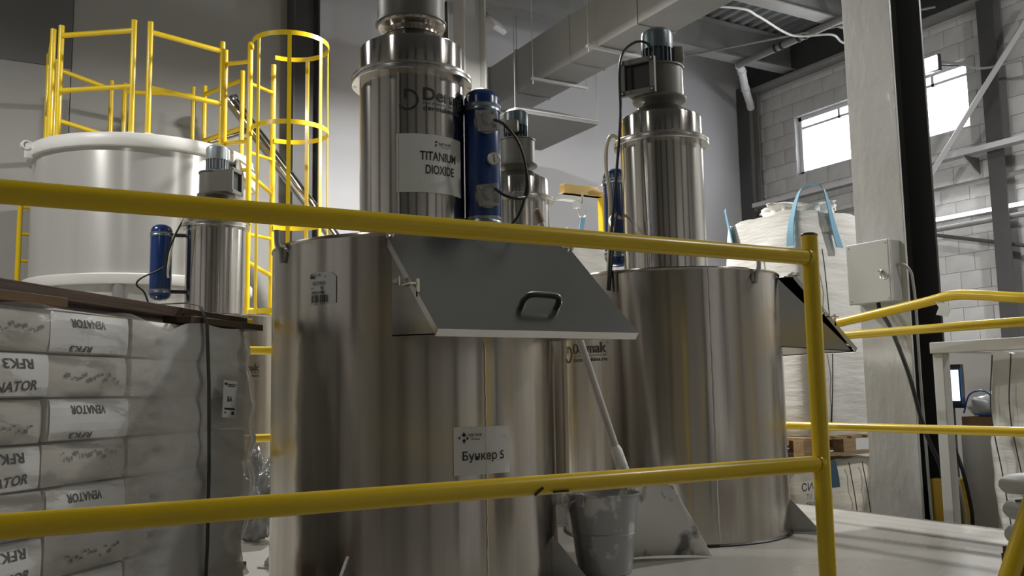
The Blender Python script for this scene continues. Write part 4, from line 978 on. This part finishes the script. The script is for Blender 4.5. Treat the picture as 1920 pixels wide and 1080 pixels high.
# paper sacks on pallets at the right edge
for k, (x_, y_, zc, lab) in enumerate(((3.275, 1.57, .388, 'rumpled topmost white paper sack on the small stack at the right edge'), (3.28, 1.567, .308, 'white paper sack with printed lines in the middle of the right edge stack'), (3.28, 1.57, .228, 'lowest white paper sack of the stack at the right edge'))):
    t = thing('paper_sack', lab, 'sack', (x_, y_, zc), .015 * k, 'white sacks at the right edge')
    bm = bmesh.new(); bmesh.ops.create_cube(bm, size=2); bmesh.ops.subdivide_edges(bm, edges=bm.edges[:], cuts=7, use_grid_fill=True)
    hh = .038 if k else .036
    for v in bm.verts:
        x2, y2, z2 = v.co; e_ = max(abs(x2) ** 6, abs(y2) ** 6); v.co = Vector((x2 * .33 * (1 - .05 * z2 * z2), y2 * .32 * (1 - .05 * z2 * z2), z2 * hh * (1 - .16 * e_) + (.010 * noise.noise(Vector((x2 * 2, y2 * 2, k)))) * (1 if k == 0 else .3)))
    mb = MB(); bm.verts.index_update(); mb.v = [tuple(v.co) for v in bm.verts]; mb.f = [tuple(v.index for v in f.verts) for f in bm.faces]; mb.m = [0] * len(mb.f); bm.free()
    mb.build('sack_body', mat('white_sack_paper', (.62, .62, .61), .6, var=.08, bump=.5, bscale=(8, 8, 25)), t, True, 60)
    if k:
        d = Decal()
        if k == 1: d.rect(-.28, .028, .05, .032, h=.004); d.text('TiO', -.22, .008, .05, .016, h=.004); d.text('25', -.22, -.016, .05, .014, h=.004)
        else: d.rect(-.26, .0, -.22, .018, h=.004); d.rect(-.17, -.004, -.11, .018, h=.004)
        d.build('sack_print', ink, on_plane((-.318, 0, 0), (0, -1, 0), (0, 0, 1)), t)
pallet('wooden_pallet', 'dark wooden pallet under the white sacks at the right edge', (3.275, 1.565, .05), .70, .64, .14, wood_b)
ct = thing('cardboard_box', 'brown box standing on the hall floor under the sack pallet', 'box', (3.265, 1.565, GZ))
MB().span((-.31, -.29, 0), (.31, .29, 1.048), .004).build('box_body', cardboard, ct, False)
MB().span((-.312, -.03, .02), (-.309, .03, 1.0)).build('tape', mat('brown_tape', (.36, .25, .14), .3), ct, False)

# yellow hydraulic unit behind the column foot
yu = thing('hydraulic_unit', 'small yellow machine with black hoses behind the column foot', 'machine', (5.46, 3.84, GZ))
MB().span((-.11, -.06, 0), (.11, .06, 1.12), .01).build('casing', yel_dark, yu, False)
MB().lathe([(.05, 0), (.05, .14), (.02, .16), (0, .16)], 16, (-.02, .0, 1.10)).build('pump_head', black, yu)
for k, xx in enumerate((-.09, -.02, .06)): MB().tube(smoothpath([(xx, -.02, 1.30), (xx - .02, -.08, 1.15), (xx + .03, -.085, .9), (xx + .02, -.08, .72), (xx, -.065, .7)], 6), .012, 8).build('hose', black if k != 1 else cablegrey, yu)
d = Decal(); d.text('K', 0, 0, .05, .08, bold=.03, h=.002); d.build('lettering', ink, on_plane((-.03, -.061, 1.04), (1, 0, 0), (0, 0, 1)), yu)

# electric enclosure on the column
eb = thing('electric_box', 'light grey electric enclosure on the wrapped column face', 'electric box', (5.3, 4.14, 1.28))
MB().span((-.10, -.17, 0), (0, .17, .41), .004).build('enclosure', ebox, eb, False)
dr = MB().span((-.122, -.172, -.004), (-.101, .172, .414), .006).build('door', ebox, eb, False)
lk = MB(); lk.lathe([(.014, 0), (.014, .012), (.006, .014), (.006, .03), (0, .03)], 14, (-.122, -.11, .20), (-1, 0, 0)); lk.box((-.148, -.12, .18), (.006, .012, .06), 0, .001); lk.tube(smoothpath([(-.14, -.11, .19), (-.15, -.14, .15), (-.145, -.165, .14), (-.13, -.17, .17)], 4), .003, 6); lk.build('key_and_lock', edge_steel, dr)
for y_ in (-.15, .15):
    for zc in (.02, .39): MB().lathe([(0, .004), (.006, .003), (.006, 0)], 8, (-.122, y_, zc), (-1, 0, 0)).build('screw', cast, dr)
cable('power_cable', 'black cable running down from the electric box past the yellow rails', [(5.24, 4.12, 1.28), (5.23, 4.10, 1.22), (5.22, 4.02, 1.10), (5.21, 3.90, .80), (5.22, 3.82, .45), (5.30, 3.76, .15), (5.34, 3.74, -.2), (5.36, 3.73, -.98)], .014, black)
cable('power_cable', 'grey cable looping out of the side of the electric box', [(5.26, 3.97, 1.52), (5.27, 3.93, 1.52), (5.30, 3.90, 1.47), (5.32, 3.90, 1.38), (5.33, 3.90, 1.2), (5.33, 3.90, .6), (5.34, 3.88, -.98)], .009, cablegrey)

# ================================================================== DUCT, HOOD, PIPES, CABLES, WALL FITTINGS
du = thing('air_duct', 'rectangular galvanised air duct hanging under the roof', 'duct', (6.15, 7.0, 4.6))
edges_ = [-9.0, -6.5, -4.0, -2.3, -.9, .45, 1.75, 3.0, 3.75]
for a_, b_ in zip(edges_, edges_[1:]):
    MB().span((-.25, a_ + .004, 0), (.25, b_ - .004, .58)).build('duct_section', galv, du, False)
    MB().span((-.262, b_ - .016, -.012), (.262, b_ + .016, .592)).build('joint_flange', galv, du, False)
for yy in (-.9, 1.15, 2.35):
    MB().span((-.42, yy - .02, -.045), (.42, yy + .02, -.014)).build('hanger_bar', galv_light, du, False)
    for s in (-1, 1): MB().tube([(s * .40, yy, -.10), (s * .40, yy, 1.74)], .006, 6).build('hanger_rod', galv_light, du)
hd = thing('extraction_hood', 'shallow galvanised extraction hood hanging below the duct end', 'hood', (5.9, 9.72, 4.0))
hm = MB(); B0 = [(-.6, -.68, 0), (.6, -.68, 0), (.6, .68, 0), (-.6, .68, 0)]; T0 = [(-.22, -.25, .24), (.25, -.25, .24), (.25, .25, .24), (-.22, .25, .24)]
B1 = [(x, y, z + .045) for x, y, z in B0]
hm.add(B0 + B1 + T0, [(0, 1, 5, 4), (1, 2, 6, 5), (2, 3, 7, 6), (3, 0, 4, 7), (4, 5, 9, 8), (5, 6, 10, 9), (6, 7, 11, 10), (7, 4, 8, 11), (8, 9, 10, 11), (3, 2, 1, 0)]); hm.build('canopy', mat('grey_hood_steel', (.17, .17, .165), .5, .3), hd, False)
lp = MB()
for a_, b_ in zip(B0, B0[1:] + B0[:1]): lp.tube([Vector(a_) + Vector((0, 0, .045)), Vector(b_) + Vector((0, 0, .045))], .010, 6)
lp.build('folded_lip', galv_light, hd)
for p in ((.59, -.67), (-.59, -.67)): MB().tube([(*p, -.06), (*p, 2.0)], .005, 6).build('hanger_rod', beam_grey, hd)

cable('drain_pipe', 'grey roof pipe with clamped joints running towards the wall corner', [(10.0, 4.0, 5.72), (10.0, 7.0, 5.72), (10.0, 9.0, 5.72), (10.0, 10.15, 5.72)], .055, mat('grey_pipe', (.22, .22, .215), .45), 'pipe', 14, 3)
for yy, lab in ((8.85, 'black clamp on the grey roof pipe nearer the column'), (9.3, 'black clamp on the grey roof pipe nearer the back wall')):
    for k in (0,):
        c_ = MB(); c_.lathe([(.055, -.02), (.064, -.02), (.064, .02), (.055, .02)], 20, (10.0, yy - .06, 5.72), (0, 1, 0)); c_.lathe([(.055, -.02), (.064, -.02), (.064, .02), (.055, .02)], 20, (10.0, yy + .06, 5.72), (0, 1, 0)); tag(c_.build('pipe_clamp', black), lab, 'clamp')
wp = thing('white_downpipe', 'white plastic pipe elbow going down beside the corner column', 'pipe', (10.05, 10.3, 5.0))
MB().tube(smoothpath([(-.05, -.16, .72), (.02, -.10, .715), (.14, -.02, .69), (.50, .28, .55), (.80, .50, .43), (.90, .58, .37)], 5), .062, 16).build('pipe', whitepvc, wp)
for p, ax in (((.14, -.02, .69), (.7, .55, -.27)), ((.50, .28, .55), (.7, .55, -.27))): MB().lathe([(.06, -.03), (.072, -.03), (.072, .03), (.06, .03)], 18, p, ax).build('collar', whitepvc, wp); 
cable('roof_cable', 'pale cable sagging under the roof beams between duct and column', [(6.7, 8.75, 5.70), (7.185, 8.73, 5.6), (8.24, 8.36, 5.6), (8.676, 8.42, 5.6), (9.40, 8.65, 5.60), (9.725, 8.66, 5.6), (10.08, 8.41, 5.6), (10.44, 8.51, 5.58), (10.9, 8.4, 5.55)], .016, mat('pale_cable', (.55, .55, .54), .5))
cable('roof_conduit', 'thin straight grey rod slanting below the roof deck', [(8.6, 10.9, 5.72), (9.4, 9.6, 5.72), (10.2, 8.3, 5.72), (10.8, 7.3, 5.72)], .016, beam_grey, 'rod')
# wall ledge / cable tray with brackets, pipes, brace, linear lamp
ct = thing('cable_tray', 'grey cable tray with black cables along the block wall', 'cable tray', (WX - .30, 8.0, 3.66))
MB().span((-.07, -4, 0), (.09, 2.85, .03)).build('tray', beam_grey, ct, False); MB().span((-.075, -4, 0), (-.0705, 2.85, .07)).build('tray_lip', panel_light, ct, False)
for k, (x_, zc) in enumerate(((-.03, .05), (.01, .055), (.04, .05))): MB().tube(smoothpath([(x_ + .02 * math.sin(q * 1.3 + k), -4 + q * .96, zc + .012 * math.sin(q * 2.1 + k)) for q in range(8)], 5), .018, 8).build('tray_cable', black, ct)
for yy in (-.9, .8, 2.5): MB().prism([(-.07, yy, -.001), (.27, yy, -.001), (.27, yy, -.22)], (0, 0, 0), (0, .02, 0)).build('bracket', beam_grey, ct, False)
cable('wall_pipe', 'grey horizontal pipe on the block wall below the cable tray', [(11.08, 4.5, 3.33), (11.08, 8.0, 3.33), (11.08, 10.8, 3.33)], .03, beam_grey, 'pipe', 10, 2)
cable('wall_pipe', 'grey horizontal pipe on the block wall under the lamp tube', [(11.08, 4.5, 2.80), (11.08, 8.0, 2.80), (11.08, 10.8, 2.80)], .035, beam_grey, 'pipe', 10, 2)
cable('wall_pipe', 'dark pipe sloping down to the right on the block wall', [(11.08, 5.4, 2.12), (11.08, 6.55, 2.415), (11.08, 7.70, 2.72)], .026, steel_dark, 'pipe', 10, 2)
br = MB(); br.tube([(10.76, 8.12, 2.80), (10.76, 5.85, 5.36)], .042, 4); tag(br.build('diagonal_brace', panel_light, None, False), 'pale diagonal steel brace across the block wall', 'brace')
lt = thing('linear_lamp', 'glowing white lamp tube along the block wall', 'lamp', (11.05, 6.6, 2.93))
MB().span((-.03, -2.0, -.02), (.03, 1.7, .02), .006).build('diffuser', tubeglow, lt, False); MB().span((.03, -2.0, -.02), (.06, 1.7, .02)).build('housing', frame_w, lt, False)
fl_ = thing('floodlight', 'dazzling floodlight beside the dark column edge', 'lamp', (10.55, 7.28, 4.86))
MB().span((-.035, -.16, -.11), (.03, .16, .11), .01).build('housing', steel_dark, fl_, False)
MB().span((-.045, -.14, -.09), (-.036, .14, .09)).build('diffuser', floodglow, fl_, False)
MB().tube([(.03, 0, 0), (.62, 0, .1)], .012, 8).build('bracket', steel_dark, fl_)
fll = area_light('floodlight_beam', (10.47, 7.28, 4.86), (4.0, 5.5, 2.0), .28, 110, (1, .98, .94)); fll.parent = fl_; fll.location = (-.06, 0, 0)
cable('lamp_cable', 'grey cable drooping from the floodlight to the right', [(10.6, 7.2, 4.9), (10.7, 6.95, 4.80), (10.8, 6.7, 4.68), (10.9, 6.3, 4.66), (10.95, 5.9, 4.55), (11.0, 5.3, 4.5)], .016, cablegrey)
wl = thing('wall_floodlight', 'unlit white floodlight fixed under the roof beside the duct', 'lamp', (5.86, 10.55, 5.72))
wl.rotation_euler = (0, 0, .5)
MB().box((0, -.06, -.02), (.30, .07, .20), 0, .01, Matrix.Rotation(-.6, 3, 'X')).build('housing', whitepvc, wl); MB().tube([(0, 0, .06), (0, .12, .22), (0, .5, .3)], .014, 8).build('bracket', galv_light, wl)

# high-bay lamps and added fill lamps (the first shows its lower rim at the top of the picture)
labs = ['glowing high-bay lamp whose lower rim shows at the top of the picture', 'high-bay lamp over the left end of the platform', 'added unseen fill lamp over the hall to the left of the camera', 'added unseen fill lamp over the hall to the right of the camera', 'added unseen fill lamp over the bulk bag area']
for (p, wd, w), lab in zip(HIGHBAYS, labs):
    t = thing('highbay_lamp', lab, 'lamp', p, 0, 'high-bay hall lamps')
    MB().lathe([(.16, .012), (.19, .0), (.20, .012), (.13, .16), (.08, .20), (.08, .30), (0, .30)], 40).build('reflector', panel_light, t)
    MB().lathe([(.158, .018), (0, .018)], 40).build('diffuser', lampglow, t)
    MB().tube([(0, 0, .3), (0, 0, 6.3 - p[2])], .008, 6).build('hanging_rod', galv_light, t)
    ld_ = bpy.data.lights.new('highbay_light', 'POINT'); ld_.energy = w; ld_.shadow_soft_size = .11; ld_.color = (1, .985, .955)
    L = bpy.data.objects.new('highbay_light', ld_); COL.objects.link(L); L.parent = t; L.location = (0, 0, -.10)
    L = area_light('highbay_downlight', p, (p[0], p[1], 0), .30, wd, (1, .985, .955)); L.parent = t; L.location = (0, 0, .0)
print('objects', len(bpy.data.objects), 'polys', sum(len(o.data.polygons) for o in bpy.data.objects if o.type == 'MESH'))
